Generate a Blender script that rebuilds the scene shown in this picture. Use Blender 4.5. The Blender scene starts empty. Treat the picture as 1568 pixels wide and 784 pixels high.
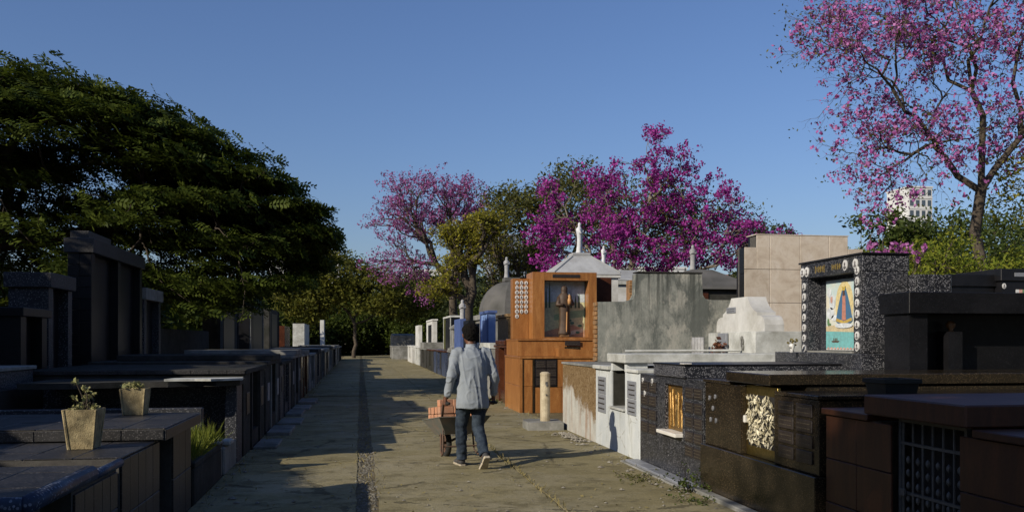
import bpy, bmesh, math, random
import numpy as np
from mathutils import Vector, Matrix
R = math.radians
random.seed(7)
SC = bpy.context.scene
COL = SC.collection

# ------------------------------------------------------------------ camera
YAW = math.atan(232 / 1400.0)
cam_d = bpy.data.cameras.new('camera'); cam = bpy.data.objects.new('camera', cam_d); COL.objects.link(cam)
cam.location = (0, 0, 1.57)
cam.rotation_euler = (R(90), 0, -YAW)
cam_d.sensor_width = 36; cam_d.lens = 36 * 1400 / 1568.0
cam_d.shift_y = (521 - 392) / 1568.0
cam_d.clip_start = 0.05; cam_d.clip_end = 3000
SC.camera = cam

# ------------------------------------------------------------------ light
SUN_EL = R(25.5); SX, SY = 0.845, 0.535            # the way the light travels over the ground
w = bpy.data.worlds.new('World'); SC.world = w; w.use_nodes = True
wn = w.node_tree.nodes; wl = w.node_tree.links
sky = wn.new('ShaderNodeTexSky'); sky.sky_type = 'NISHITA'; sky.sun_disc = False
sky.sun_elevation = SUN_EL; sky.sun_rotation = math.atan2(-SX, -SY)
sky.air_density = 1.2; sky.dust_density = 1.0; sky.ozone_density = 4.0; sky.altitude = 0
bg = wn['Background']; bg.inputs['Strength'].default_value = 0.086
tint = wn.new('ShaderNodeMix'); tint.data_type = 'RGBA'; tint.blend_type = 'MULTIPLY'; tint.inputs[0].default_value = 1; tint.inputs[7].default_value = (.93, .98, 1.24, 1)
wl.new(sky.outputs['Color'], tint.inputs[6]); wl.new(tint.outputs[2], bg.inputs['Color'])
sd = bpy.data.lights.new('sun', 'SUN'); so = bpy.data.objects.new('sun', sd); COL.objects.link(so)
sd.energy = 5.0; sd.angle = R(0.5); sd.color = (1.0, 0.90, 0.74)
so.rotation_euler = Vector((SX * math.cos(SUN_EL), SY * math.cos(SUN_EL), -math.sin(SUN_EL))).to_track_quat('-Z', 'Y').to_euler()
so.location = (-20, -20, 30)
vs = SC.view_settings; vs.view_transform = 'Standard'; vs.look = 'None'; vs.gamma = 1; vs.exposure = 0.0; vs.use_curve_mapping = False
SC.cycles.max_bounces = 5; SC.cycles.diffuse_bounces = 1; SC.cycles.glossy_bounces = 2; SC.cycles.transmission_bounces = 3
SC.cycles.transparent_max_bounces = 4; SC.cycles.use_denoising = True

# ------------------------------------------------------------------ materials
MATS = {}
class NT:
    def __init__(s, name):
        s.m = bpy.data.materials.new(name); s.m.use_nodes = True; s.t = s.m.node_tree
        s.n = s.t.nodes; s.l = s.t.links; s.b = s.n['Principled BSDF']; s.out = s.n['Material Output']
        s.pos = s.n.new('ShaderNodeNewGeometry').outputs['Position']
    def link(s, a, b): s.l.new(a, b)
    def noise(s, scale, detail=4, rough=.55, vec=None, dist=0):
        k = s.n.new('ShaderNodeTexNoise'); k.inputs['Scale'].default_value = scale; k.inputs['Detail'].default_value = detail
        k.inputs['Roughness'].default_value = rough; k.inputs['Distortion'].default_value = dist
        s.link(vec or s.pos, k.inputs['Vector']); return k.outputs['Fac']
    def stretch(s, sx, sy, sz):
        k = s.n.new('ShaderNodeVectorMath'); k.operation = 'MULTIPLY'; s.link(s.pos, k.inputs[0]); k.inputs[1].default_value = (sx, sy, sz)
        return k.outputs[0]
    def voro(s, scale, feature='F1', out='Distance', vec=None, rnd=1):
        k = s.n.new('ShaderNodeTexVoronoi'); k.feature = feature; k.inputs['Scale'].default_value = scale; k.inputs['Randomness'].default_value = rnd
        s.link(vec or s.pos, k.inputs['Vector']); return k.outputs[out]
    def ramp(s, fac, stops):
        k = s.n.new('ShaderNodeValToRGB'); e = k.color_ramp.elements
        while len(e) < len(stops): e.new(.5)
        for q, (p, c) in zip(e, stops):
            q.position = p; q.color = (c, c, c, 1) if isinstance(c, (int, float)) else (*c, 1)
        s.link(fac, k.inputs['Fac']); return k.outputs['Color']
    def mix(s, fac, a, b, mode='MIX'):
        k = s.n.new('ShaderNodeMix'); k.data_type = 'RGBA'; k.blend_type = mode
        for v, i in ((fac, 0), (a, 6), (b, 7)):
            if isinstance(v, (int, float)): k.inputs[i].default_value = v
            elif isinstance(v, tuple): k.inputs[i].default_value = (*v, 1)
            else: s.link(v, k.inputs[i])
        return k.outputs[2]
    def math(s, op, a, b=0.0):
        k = s.n.new('ShaderNodeMath'); k.operation = op
        for v, i in ((a, 0), (b, 1)):
            if isinstance(v, (int, float)): k.inputs[i].default_value = v
            else: s.link(v, k.inputs[i])
        return k.outputs[0]
    def done(s, col, rough=.6, bump=None, dist=.01, strength=.5, spec=.4, metal=0, vary=.10):
        if vary:
            oi = s.n.new('ShaderNodeObjectInfo'); mr = s.n.new('ShaderNodeMapRange'); mr.inputs['To Min'].default_value = 1 - vary; mr.inputs['To Max'].default_value = 1 + vary
            s.link(oi.outputs['Random'], mr.inputs['Value']); cc = s.n.new('ShaderNodeCombineColor')
            for q in range(3): s.link(mr.outputs[0], cc.inputs[q])
            col = s.mix(1.0, col, cc.outputs[0], 'MULTIPLY')
        if isinstance(col, tuple): s.b.inputs['Base Color'].default_value = (*col, 1)
        else: s.link(col, s.b.inputs['Base Color'])
        if isinstance(rough, (int, float)): s.b.inputs['Roughness'].default_value = rough
        else: s.link(rough, s.b.inputs['Roughness'])
        s.b.inputs['Specular IOR Level'].default_value = spec; s.b.inputs['Metallic'].default_value = metal
        if bump is not None:
            k = s.n.new('ShaderNodeBump'); k.inputs['Distance'].default_value = dist; k.inputs['Strength'].default_value = strength
            s.link(bump, k.inputs['Height']); s.link(k.outputs['Normal'], s.b.inputs['Normal'])
        MATS[s.m.name] = s.m; return s.m

def simple(name, c1, c2, scale=6, rough=.6, bump=.004, spec=.4, dirt=None, dscale=1.3, metal=0, lo=.35, hi=.65):
    t = NT(name); n = t.noise(scale, 6, .65)
    col = t.mix(t.ramp(n, [(lo, 0), (hi, 1)]), c1, c2)
    if dirt:
        n2 = t.noise(dscale, 8, .7)
        col = t.mix(t.ramp(n2, [(.42, 0), (.66, .9)]), col, dirt)
    fine = t.noise(scale * 9, 3, .6)
    return t.done(col, rough, fine, bump, .6, spec, metal)

def terrazzo(name, base, chip, scale=82, share=.44, rough=.3, dirt=(.05, .05, .045)):
    t = NT(name)
    c = t.voro(scale, 'F1', 'Color'); d = t.voro(scale, 'F1', 'Distance')
    sep = t.n.new('ShaderNodeSeparateColor'); t.link(c, sep.inputs[0])
    keep = t.math('GREATER_THAN', sep.outputs[0], share)
    small = t.math('LESS_THAN', d, .42)
    k = t.math('MULTIPLY', keep, small)
    shade = t.mix(sep.outputs[1], chip, tuple(v * .45 for v in chip))
    b = t.mix(t.ramp(t.noise(3, 5), [(.4, 0), (.7, 1)]), base, tuple(v * 1.9 for v in base))
    col = t.mix(k, b, shade)
    col = t.mix(t.ramp(t.noise(1.7, 7, .7), [(.5, 0), (.75, .55)]), col, dirt)
    return t.done(col, rough, t.noise(30, 3), .003, .4, .3)
terrazzo('terrazzo_dark', (.014, .015, .019), (.30, .30, .32))
terrazzo('terrazzo_mid', (.020, .021, .025), (.20, .20, .21), 55, .5, .5, (.03, .03, .027))  # colours lowered to put the left row's deep shade into them
terrazzo('terrazzo_blue', (.02, .03, .06), (.22, .25, .33), 55, .55, .4)
terrazzo('granite_brown', (.014, .011, .007), (.085, .062, .036), 90, .5, .17, (.022, .018, .012))
terrazzo('granite_black', (.005, .005, .006), (.022, .022, .025), 110, .7, .38, (.009, .009, .009))
terrazzo('granite_tile', (.022, .0215, .022), (.105, .10, .10), 75, .5, .42, (.022, .02, .017))  # tile colours darkened in place of the left side's shade
terrazzo('granite_redbrown', (.05, .017, .009), (.14, .05, .025), 80, .5, .25, (.03, .014, .01))
simple('concrete_white', (.52, .53, .50), (.40, .41, .39), 5, .8, .006, .2, (.22, .22, .19), 2.2)
simple('concrete_clean', (.60, .60, .57), (.50, .50, .48), 4, .8, .004, .2, (.36, .35, .31), 1.6)
simple('concrete_grey', (.20, .20, .185), (.27, .265, .245), 7, .85, .008, .2, (.10, .10, .085), 1.8)
simple('concrete_dark', (.034, .033, .031), (.055, .053, .048), 8, .85, .008, .12, (.022, .024, .018), 1.8)  # kept near black: deep shade of the left tombs put into the colour
simple('roof_cement', (.30, .31, .32), (.36, .37, .37), 4, .8, .004, .2, (.24, .24, .23), 1.2)
simple('roof_dark', (.10, .098, .095), (.14, .135, .125), 6, .85, .006, .2, (.06, .06, .055), 1.5)
simple('paint_blue', (.055, .085, .21), (.075, .115, .27), 4, .5, .002, .4)
simple('paint_blue_pale', (.17, .27, .52), (.22, .32, .56), 4, .5, .002, .4)
simple('statue_white', (.66, .67, .68), (.56, .57, .58), 9, .6, .003, .3, (.40, .40, .40), 4)
simple('statue_grey', (.36, .36, .36), (.28, .28, .28), 9, .7, .003, .3, (.20, .20, .2), 4)
simple('grout', (.06, .055, .05), (.09, .085, .075), 20, .9)
simple('dark_hollow', (.012, .011, .010), (.02, .018, .016), 9, .95)
simple('plaque', (.018, .014, .013), (.035, .027, .024), 40, .35, .002, .5)
simple('plaque_grey', (.17, .18, .20), (.22, .23, .25), 30, .45, .002, .4)
simple('plaque_letter', (.05, .042, .032), (.09, .075, .05), 90, .4, .002, .5)
simple('porcelain', (.62, .62, .60), (.55, .55, .54), 20, .2, .001, .5)
simple('portrait', (.05, .05, .055), (.28, .26, .25), 55, .25, .001, .5, lo=.45, hi=.55)
simple('brass', (.62, .47, .17), (.42, .32, .10), 25, .32, .004, .5, None, 1, 1.0)
simple('brass_leaf', (.62, .57, .42), (.48, .43, .28), 22, .42, .004, .5, None, 1, .35)
simple('bronze', (.44, .28, .10), (.30, .18, .06), 25, .38, .006, .5, None, 1, .85)
simple('iron', (.05, .055, .055), (.09, .09, .085), 30, .5, .003, .5)
simple('gold_letter', (.45, .33, .10), (.35, .25, .08), 30, .4, .002, .5, None, 1, .6)
simple('marble_white', (.70, .68, .62), (.60, .58, .53), 7, .4, .002, .5)
simple('pot_concrete', (.42, .35, .20), (.28, .22, .12), 12, .9, .01, .2, (.10, .085, .05), 7)
simple('pot_dark', (.010, .014, .015), (.015, .019, .02), 10, .5, .003, .4)
simple('soil', (.05, .038, .025), (.09, .07, .045), 30, .95, .01)
simple('pipe_cream', (.50, .44, .31), (.42, .36, .25), 8, .6, .003, .4, (.26, .21, .13), 5)
simple('brick_clay', (.44, .20, .11), (.52, .27, .16), 18, .9, .006, .2, (.36, .22, .15), 6)
simple('brick_old', (.24, .12, .05), (.34, .2, .09), 14, .9, .008, .2, (.12, .09, .06), 7)
simple('rusty_iron', (.12, .06, .035), (.07, .055, .045), 18, .75, .004, .4)
simple('barrow_tray', (.085, .10, .09), (.13, .13, .115), 9, .65, .004, .4, (.17, .13, .10), 7)
simple('rubber', (.018, .018, .018), (.03, .029, .027), 25, .85, .003, .3)
simple('skin', (.13, .060, .035), (.10, .045, .027), 20, .55, .001, .4)
simple('hair', (.005, .0045, .004), (.010, .009, .008), 60, .95, .004, .1)
simple('shoe', (.05, .05, .055), (.08, .078, .075), 22, .85, .003, .2)
simple('shoe_sole', (.42, .37, .28), (.30, .26, .2), 25, .85, .003, .2)
simple('bark', (.055, .043, .032), (.10, .082, .062), 9, .9, .02, .2)
simple('bark_pale', (.13, .11, .085), (.20, .175, .14), 9, .9, .02, .2)
simple('building_white', (.62, .62, .60), (.55, .56, .56), .3, .8, .002, .2)
simple('building_grey', (.26, .30, .35), (.30, .33, .37), .3, .8, .002, .2)
simple('building_cream', (.50, .43, .30), (.45, .39, .28), .3, .8, .002, .2)
simple('window_glass', (.05, .07, .09), (.08, .10, .12), .6, .15, .001, .6)
simple('roof_tile', (.30, .13, .07), (.24, .10, .06), 1.5, .85, .004, .2)
simple('stone_pale', (.32, .30, .25), (.24, .22, .18), 25, .9, .01, .2, (.15, .13, .1), 9)
simple('stone_gutter', (.20, .19, .16), (.13, .12, .095), 25, .9, .01, .2, (.09, .08, .06), 9)
simple('flower_dry', (.10, .03, .02), (.17, .07, .03), 30, .9)

def t_orange(name, c1, c2, c3, rough=.32):
    t = NT(name); v = t.stretch(7, 7, 1.1)
    n = t.noise(1.6, 6, .6, v, .8); n2 = t.noise(40, 3)
    col = t.ramp(n, [(.3, c1), (.52, c2), (.72, c3)])
    col = t.mix(t.ramp(n2, [(.45, 0), (.7, .35)]), col, tuple(q * .5 for q in c1))
    return t.done(col, rough, n2, .002, .3, .5)
t_orange('stone_orange', (.225, .086, .024), (.31, .132, .038), (.385, .178, .058))
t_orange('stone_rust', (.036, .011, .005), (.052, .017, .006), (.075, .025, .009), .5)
t_orange('wood_brown', (.10, .05, .02), (.16, .085, .035), (.22, .12, .05), .5)

def t_marble():
    t = NT('tile_beige'); n = t.noise(2.3, 7, .62, None, 1.4)
    col = t.ramp(n, [(.35, (.43, .36, .28)), (.5, (.52, .45, .36)), (.66, (.56, .50, .42))])
    col = t.mix(t.ramp(t.noise(7, 5, .6, None, 2), [(.52, 0), (.6, .3), (.66, 0)]), col, (.36, .27, .20))
    t.done(col, .35, t.noise(14, 3), .001, .2, .5)
t_marble()

def t_plaster():
    t = NT('plaster_stained')
    col = t.mix(t.ramp(t.noise(6, 6, .7), [(.35, 0), (.65, 1)]), (.20, .21, .185), (.29, .295, .26))
    v = t.stretch(1.6, 1.6, .8)
    col = t.mix(t.ramp(t.noise(1.6, 9, .72, v, .4), [(.46, 0), (.58, .8)]), col, (.09, .10, .092))
    col = t.mix(t.ramp(t.noise(2.6, 8, .7, v), [(.52, 0), (.62, .75)]), col, (.38, .37, .32))
    sep = t.n.new('ShaderNodeSeparateXYZ'); t.link(t.pos, sep.inputs[0])
    run = t.noise(1.0, 5, .6, t.stretch(11, 11, .5)); hi = t.ramp(t.math('MULTIPLY', sep.outputs[2], .33), [(.55, 0), (.9, 1)])
    col = t.mix(t.math('MULTIPLY', t.ramp(run, [(.48, 0), (.62, .85)]), hi), col, (.05, .055, .05))
    t.done(col, .9, t.noise(22, 5, .7), .012, .7, .2)
t_plaster()

def t_whitewall():
    t = NT('whitewash_old')
    col = t.mix(t.ramp(t.noise(3, 6, .65), [(.35, 0), (.7, 1)]), (.43, .46, .47), (.54, .56, .55))
    v = t.stretch(4, 4, .7)
    col = t.mix(t.ramp(t.noise(1.7, 9, .75, v), [(.52, 0), (.72, .75)]), col, (.24, .245, .20))
    e = t.voro(1.15, 'DISTANCE_TO_EDGE', 'Distance', t.stretch(1.0, 1.0, 1.3))
    wob = t.math('ADD', e, t.math('MULTIPLY', t.math('SUBTRACT', t.noise(9, 4), .5), .08))
    col = t.mix(t.ramp(wob, [(.0, .45), (.005, 0)]), col, (.2, .19, .15))
    t.done(col, .85, t.noise(25, 5, .7), .007, .6, .2)
t_whitewall()

def t_rustwall():      # whitewash with a brown brushed coat on the upper part, ragged where it ends, and rust runs
    t = NT('plaster_rust')
    white = t.mix(t.ramp(t.noise(4, 6, .7), [(.35, 0), (.65, 1)]), (.36, .36, .33), (.48, .475, .43))
    v = t.stretch(5, 5, .55)
    white = t.mix(t.ramp(t.noise(1.5, 8, .7, v), [(.50, 0), (.66, .7)]), white, (.25, .13, .06))
    n = t.noise(1.0, 7, .75, t.stretch(9, 9, 15), 2)
    brown = t.ramp(n, [(.35, (.09, .055, .024)), (.5, (.17, .11, .05)), (.68, (.29, .22, .13))])
    sep = t.n.new('ShaderNodeSeparateXYZ'); t.link(t.pos, sep.inputs[0])
    edge = t.math('ADD', t.math('MULTIPLY', t.math('SUBTRACT', sep.outputs[2], .52), 1.6), t.math('MULTIPLY', t.math('SUBTRACT', 14.75, sep.outputs[1]), .28))
    edge = t.math('ADD', edge, t.math('MULTIPLY', t.math('SUBTRACT', t.noise(3.0, 8, .75), .5), 2.2))
    col = t.mix(t.ramp(edge, [(.0, 0), (.28, 1)]), white, brown)
    t.done(col, .9, n, .014, .8, .2)
t_rustwall()

def t_brownrender():
    t = NT('render_brown'); v = t.stretch(9, 9, 16)
    n = t.noise(1.0, 6, .75, v, 2)
    col = t.ramp(n, [(.35, (.10, .055, .022)), (.5, (.19, .115, .05)), (.66, (.30, .22, .12))])
    t.done(col, .9, n, .02, .8, .2)
t_brownrender()

def t_path(name, a, b, c, dark):
    t = NT(name)
    col = t.mix(t.ramp(t.noise(.9, 9, .7), [(.38, 0), (.62, 1)]), a, b)
    v = t.stretch(1.0, 1.25, 1.0)
    col = t.mix(t.ramp(t.noise(.55, 9, .72, v, .3), [(.46, 0), (.62, .75)]), col, c)
    col = t.mix(t.ramp(t.noise(1.9, 8, .75, v), [(.50, 0), (.64, .85)]), col, dark)
    fine = t.noise(45, 5, .75)
    col = t.mix(t.ramp(fine, [(.3, .5), (.5, 0)]), col, dark)
    col = t.mix(t.ramp(t.noise(75, 3, .6), [(.62, 0), (.70, .55)]), col, (.42, .38, .30))
    e = t.voro(.33, 'DISTANCE_TO_EDGE', 'Distance')
    wob = t.math('ADD', e, t.math('MULTIPLY', t.math('SUBTRACT', t.noise(3.5, 6, .7), .5), .12))
    crack = t.ramp(wob, [(.0, .6), (.003, .4), (.007, 0)])
    col = t.mix(crack, col, (.05, .045, .028))
    bm = t.math('SUBTRACT', t.math('ADD', t.noise(6, 8, .75), t.math('MULTIPLY', fine, .4)), crack)
    return t.done(col, .92, bm, .018, .8, .15, vary=.06)
t_path('path_concrete', (.205, .175, .088), (.265, .228, .122), (.31, .275, .18), (.115, .098, .050))
t_path('ground_soil', (.11, .085, .045), (.16, .13, .07), (.20, .165, .095), (.07, .06, .03))

def t_shirt():
    t = NT('shirt_cloth')
    col = t.mix(t.ramp(t.noise(5, 5), [(.35, 0), (.65, 1)]), (.225, .255, .29), (.275, .305, .335))
    t.done(col, .9, t.noise(220, 2), .001, .3, .2)
t_shirt()
def t_jeans():
    t = NT('denim')
    col = t.mix(t.ramp(t.noise(7, 6, .7), [(.4, 0), (.7, 1)]), (.016, .024, .038), (.055, .075, .10))
    t.done(col, .9, t.noise(180, 2), .001, .3, .2)
t_jeans()

def leafmat(name, cols, trans=.3, rough=.6, spec=.12, tint=1.25):
    t = NT(name); g = t.n.new('ShaderNodeNewGeometry')
    n = len(cols)
    col = t.ramp(g.outputs['Random Per Island'], [(i / max(1, n - 1), c) for i, c in enumerate(cols)])
    t.done(col, rough, None, spec=spec, vary=0)
    tr = t.n.new('ShaderNodeBsdfTranslucent'); t.link(t.mix(1.0, col, (tint, tint, tint * .8), 'MULTIPLY'), tr.inputs['Color'])
    mx = t.n.new('ShaderNodeMixShader'); mx.inputs[0].default_value = trans
    t.link(t.b.outputs[0], mx.inputs[1]); t.link(tr.outputs[0], mx.inputs[2]); t.link(mx.outputs[0], t.out.inputs['Surface'])
leafmat('leaf_dark', [(.026, .040, .008), (.044, .062, .010), (.064, .084, .014)])
leafmat('leaf_canopy', [(.034, .052, .009), (.058, .080, .012), (.085, .108, .018)])
leafmat('leaf_green', [(.040, .062, .015), (.060, .085, .020), (.085, .105, .026)])
leafmat('leaf_olive', [(.055, .062, .018), (.085, .090, .024), (.115, .112, .03)])
leafmat('leaf_yellow', [(.15, .15, .02), (.21, .20, .025), (.28, .24, .03), (.12, .13, .02)], .35)
leafmat('leaf_sunny', [(.07, .08, .016), (.105, .11, .02), (.15, .145, .025)], .35)  # lightened leaf colour, gives the olive tree a sunlit look
leafmat('leaf_bright', [(.10, .14, .016), (.16, .19, .022), (.23, .235, .03)], .35)
leafmat('leaf_far', [(.035, .050, .022), (.05, .065, .028), (.065, .08, .03)])
leafmat('petal_magenta', [(.18, .013, .15), (.26, .024, .215), (.38, .065, .33), (.11, .008, .09)], .28)
leafmat('petal_mauve', [(.20, .045, .165), (.27, .08, .23), (.34, .14, .31), (.13, .028, .10)], .28)
leafmat('petal_pink', [(.28, .055, .235), (.38, .105, .335), (.52, .23, .48), (.16, .03, .13)], .3)
leafmat('grass_blade', [(.10, .13, .018), (.15, .165, .025), (.08, .11, .018)], .3)
leafmat('grass_dry', [(.20, .17, .07), (.28, .23, .10), (.15, .13, .05)], .2)
leafmat('succulent', [(.24, .24, .10), (.32, .30, .14), (.18, .20, .08)], .15)

# ------------------------------------------------------------------ mesh helpers
class MB:
    def __init__(s): s.v = []; s.f = []
    def add(s, vs, fs):
        o = len(s.v); s.v += [tuple(q) for q in vs]; s.f += [tuple(i + o for i in f) for f in fs]; return s
    def box(s, x0, x1, y0, y1, z0, z1, c=0.0):
        if c <= 0:
            return s.add([(x0, y0, z0), (x1, y0, z0), (x1, y1, z0), (x0, y1, z0), (x0, y0, z1), (x1, y0, z1), (x1, y1, z1), (x0, y1, z1)],
                         [(0, 3, 2, 1), (4, 5, 6, 7), (0, 1, 5, 4), (1, 2, 6, 5), (2, 3, 7, 6), (3, 0, 4, 7)])
        bm = bmesh.new(); bmesh.ops.create_cube(bm, size=1)
        for q in bm.verts: q.co = Vector(((x0 + x1) / 2 + q.co.x * (x1 - x0), (y0 + y1) / 2 + q.co.y * (y1 - y0), (z0 + z1) / 2 + q.co.z * (z1 - z0)))
        bmesh.ops.bevel(bm, geom=list(bm.edges), offset=c, segments=1, profile=.5, affect='EDGES')
        bm.verts.index_update(); s.add([q.co[:] for q in bm.verts], [[q.index for q in f.verts] for f in bm.faces]); bm.free(); return s
    def prism(s, poly, axis, a, b):
        """poly: 2D outline, extruded along axis from a to b. axis 'x' -> (y,z), 'y' -> (x,z), 'z' -> (x,y)"""
        def p3(q, t): return {'x': (t, q[0], q[1]), 'y': (q[0], t, q[1]), 'z': (q[0], q[1], t)}[axis]
        n = len(poly); vs = [p3(q, a) for q in poly] + [p3(q, b) for q in poly]
        fs = [tuple(range(n)), tuple(range(2 * n - 1, n - 1, -1))] + [(i, i + n, (i + 1) % n + n, (i + 1) % n) for i in range(n)]
        return s.add(vs, fs)
    def loft(s, rings, cap=True):
        n = len(rings[0]); o = len(s.v)
        for r in rings: s.v += [tuple(q) for q in r]
        for k in range(len(rings) - 1):
            for i in range(n):
                j = (i + 1) % n; s.f.append((o + k * n + i, o + k * n + j, o + (k + 1) * n + j, o + (k + 1) * n + i))
        if cap:
            s.f.append(tuple(o + i for i in range(n - 1, -1, -1))); s.f.append(tuple(o + (len(rings) - 1) * n + i for i in range(n)))
        return s
    def tube(s, pts, rad, n=8, flat=1.0):
        pts = [Vector(p) for p in pts]
        if not hasattr(rad, '__len__'): rad = [rad] * len(pts)
        rings = []; prev = None
        for i, p in enumerate(pts):
            d = (pts[min(i + 1, len(pts) - 1)] - pts[max(i - 1, 0)]).normalized()
            if prev is None:
                a = d.orthogonal().normalized() if abs(d.z) > .99 else d.cross(Vector((0, 0, 1))).normalized()
            else:
                a = (prev - d * prev.dot(d)).normalized()
            prev = a; b = d.cross(a)
            rings.append([p + a * math.cos(2 * math.pi * k / n) * rad[i] + b * math.sin(2 * math.pi * k / n) * rad[i] * flat for k in range(n)])
        return s.loft(rings)
    def lathe(s, prof, cx, cy, cz=0, n=16, sx=1, sy=1):
        return s.loft([[(cx + r * sx * math.cos(2 * math.pi * k / n), cy + r * sy * math.sin(2 * math.pi * k / n), cz + z) for k in range(n)] for r, z in prof])
    def disc(s, c, nrm, ra, rb, th, n=18):
        """oval plate, centre c, facing nrm ('-x' or '-y'), half width ra, half height rb"""
        pr = [(ra * math.cos(2 * math.pi * k / n), rb * math.sin(2 * math.pi * k / n)) for k in range(n)]
        if nrm == '-x': return s.prism([(c[1] + p, c[2] + q) for p, q in pr], 'x', c[0] - th, c[0])
        return s.prism([(c[0] + p, c[2] + q) for p, q in pr], 'y', c[1] - th, c[1])
    def mesh(s, name, smooth=False):
        me = bpy.data.meshes.new(name); me.from_pydata(s.v, [], s.f); me.update()
        bm = bmesh.new(); bm.from_mesh(me); bmesh.ops.recalc_face_normals(bm, faces=bm.faces); bm.to_mesh(me); bm.free()
        if smooth: me.polygons.foreach_set('use_smooth', [True] * len(me.polygons))
        return me
    def build(s, name, mat, parent=None, smooth=False):
        me = s.mesh(name, smooth); me.materials.append(MATS[mat]); return put(name, me, parent)

def put(name, me, parent=None, loc=None, rot=None):
    o = bpy.data.objects.new(name, me); COL.objects.link(o)
    if loc is not None: o.location = loc
    if rot is not None: o.rotation_euler = rot
    if parent is not None:
        o.parent = parent; o.matrix_parent_inverse = Matrix.Translation(-Vector(parent.location)) if parent.type == 'EMPTY' else Matrix()
    return o
def tag(o, label, cat, group=None):
    o['label'] = label; o['category'] = cat
    if group: o['group'] = group
    return o
def thing(name, label, cat, loc, group=None):
    """empty at the thing's base; its parts are modelled in world coordinates"""
    o = bpy.data.objects.new(name, None); COL.objects.link(o); o.location = loc; o.empty_display_size = .2
    return tag(o, label, cat, group)
def setting(o, kind='structure'): o['kind'] = kind; return o
def bx(name, mat, parent, x0, x1, y0, y1, z0, z1, c=0.0): return MB().box(x0, x1, y0, y1, z0, z1, c).build(name, mat, parent)

def panels(parent, name, mat, plane, at, u0, u1, v0, v1, nu, nv, th=.012, gap=.006, skip=None, jitter=.002, seed=0, grow=0):
    """a grid of separate slabs. plane 'x': facing -x at x=at, u=y, v=z; 'y': facing -y, u=x, v=z; 'z': facing up, u=x, v=y.
    The slabs stand th proud of the plane. Alike slabs share one mesh."""
    rg = random.Random(seed); du = (u1 - u0) / nu; dv = (v1 - v0) / nv
    a, b = du / 2 - gap / 2, dv / 2 - gap / 2
    bm = MB()
    e = min(.004, th * .3)
    if plane == 'x': bm.box(-th, 0, -a, a, -b, b, e)
    elif plane == 'y': bm.box(-a, a, -th, 0, -b, b, e)
    else: bm.box(-a, a, -b, b, 0, th, e)
    me = bm.mesh(name); me.materials.append(MATS[mat]); out = []
    for i in range(nu):
        for j in range(nv):
            if skip and skip(i, j): continue
            u = u0 + du * (i + .5); v = v0 + dv * (j + .5); k = rg.uniform(-jitter, jitter)
            loc = {'x': (at + k, u, v), 'y': (u, at + k, v), 'z': (u, v, at + k)}[plane]
            out.append(put(name, me, parent, loc))
    return out

def plaque(parent, plane, at, u0, u1, v0, v1, mat='plaque', lines=3, lmat='plaque_letter', seed=0):
    """a plaque with raised illegible lines"""
    rg = random.Random(seed); th = .012
    m = MB()
    (m.box(at - th, at, u0, u1, v0, v1, .003) if plane == 'x' else m.box(u0, u1, at - th, at, v0, v1, .003))
    p = m.build('plaque', mat, parent)
    if lines:
        m = MB(); w_ = u1 - u0; h_ = v1 - v0
        for k in range(lines):
            v = v1 - h_ * (k + .8) / (lines + .6); u = u0 + w_ * .1
            while u < u1 - w_ * .2:
                l = w_ * rg.uniform(.06, .18)
                if plane == 'x': m.box(at - th - .004, at - th - .0005, u, u + l, v - h_ * .035, v + h_ * .035)
                else: m.box(u, u + l, at - th - .004, at - th - .0005, v - h_ * .035, v + h_ * .035)
                u += l + w_ * .04
        m.build('lettering', lmat, p)['kind'] = 'stuff'
    return p

def oval_photo(parent, c, facing, ra=.042, rb=.058, back='porcelain'):
    ra *= random.uniform(.88, 1.06); rb *= random.uniform(.9, 1.06)
    p = MB().disc(c, facing, ra, rb, .012).build('photo_plate', back, parent)
    d = (c[0] - .0125, c[1], c[2]) if facing == '-x' else (c[0], c[1] - .0125, c[2])
    m = MB(); s_ = rb / .058
    def at(u, v): return (d[0], d[1] + u, d[2] + v) if facing == '-x' else (d[0] + u, d[1], d[2] + v)
    m.disc(at(0, .012 * s_), facing, ra * .36, rb * .34, .003, 10)
    m.disc(at(0, -.026 * s_), facing, ra * .62, rb * .30, .003, 10)
    m.build('portrait', 'portrait', p)
    return p

# ------------------------------------------------------------------ ground, path
def sheet(name, mat, x0, x1, y0, y1, z, nx=1, ny=1, amp=0, seed=0):
    rg = np.random.RandomState(seed); xs = np.linspace(x0, x1, nx + 1); ys = np.linspace(y0, y1, ny + 1)
    v = [(x, y, z + (amp * rg.uniform(-1, 1) if amp and 0 < i < nx and 0 < j < ny else 0)) for j, y in enumerate(ys) for i, x in enumerate(xs)]
    f = [(j * (nx + 1) + i, j * (nx + 1) + i + 1, (j + 1) * (nx + 1) + i + 1, (j + 1) * (nx + 1) + i) for j in range(ny) for i in range(nx)]
    o = MB().add(v, f).build(name, mat); return o
setting(sheet('ground', 'ground_soil', -1500, 1500, -400, 2500, 0))
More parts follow.
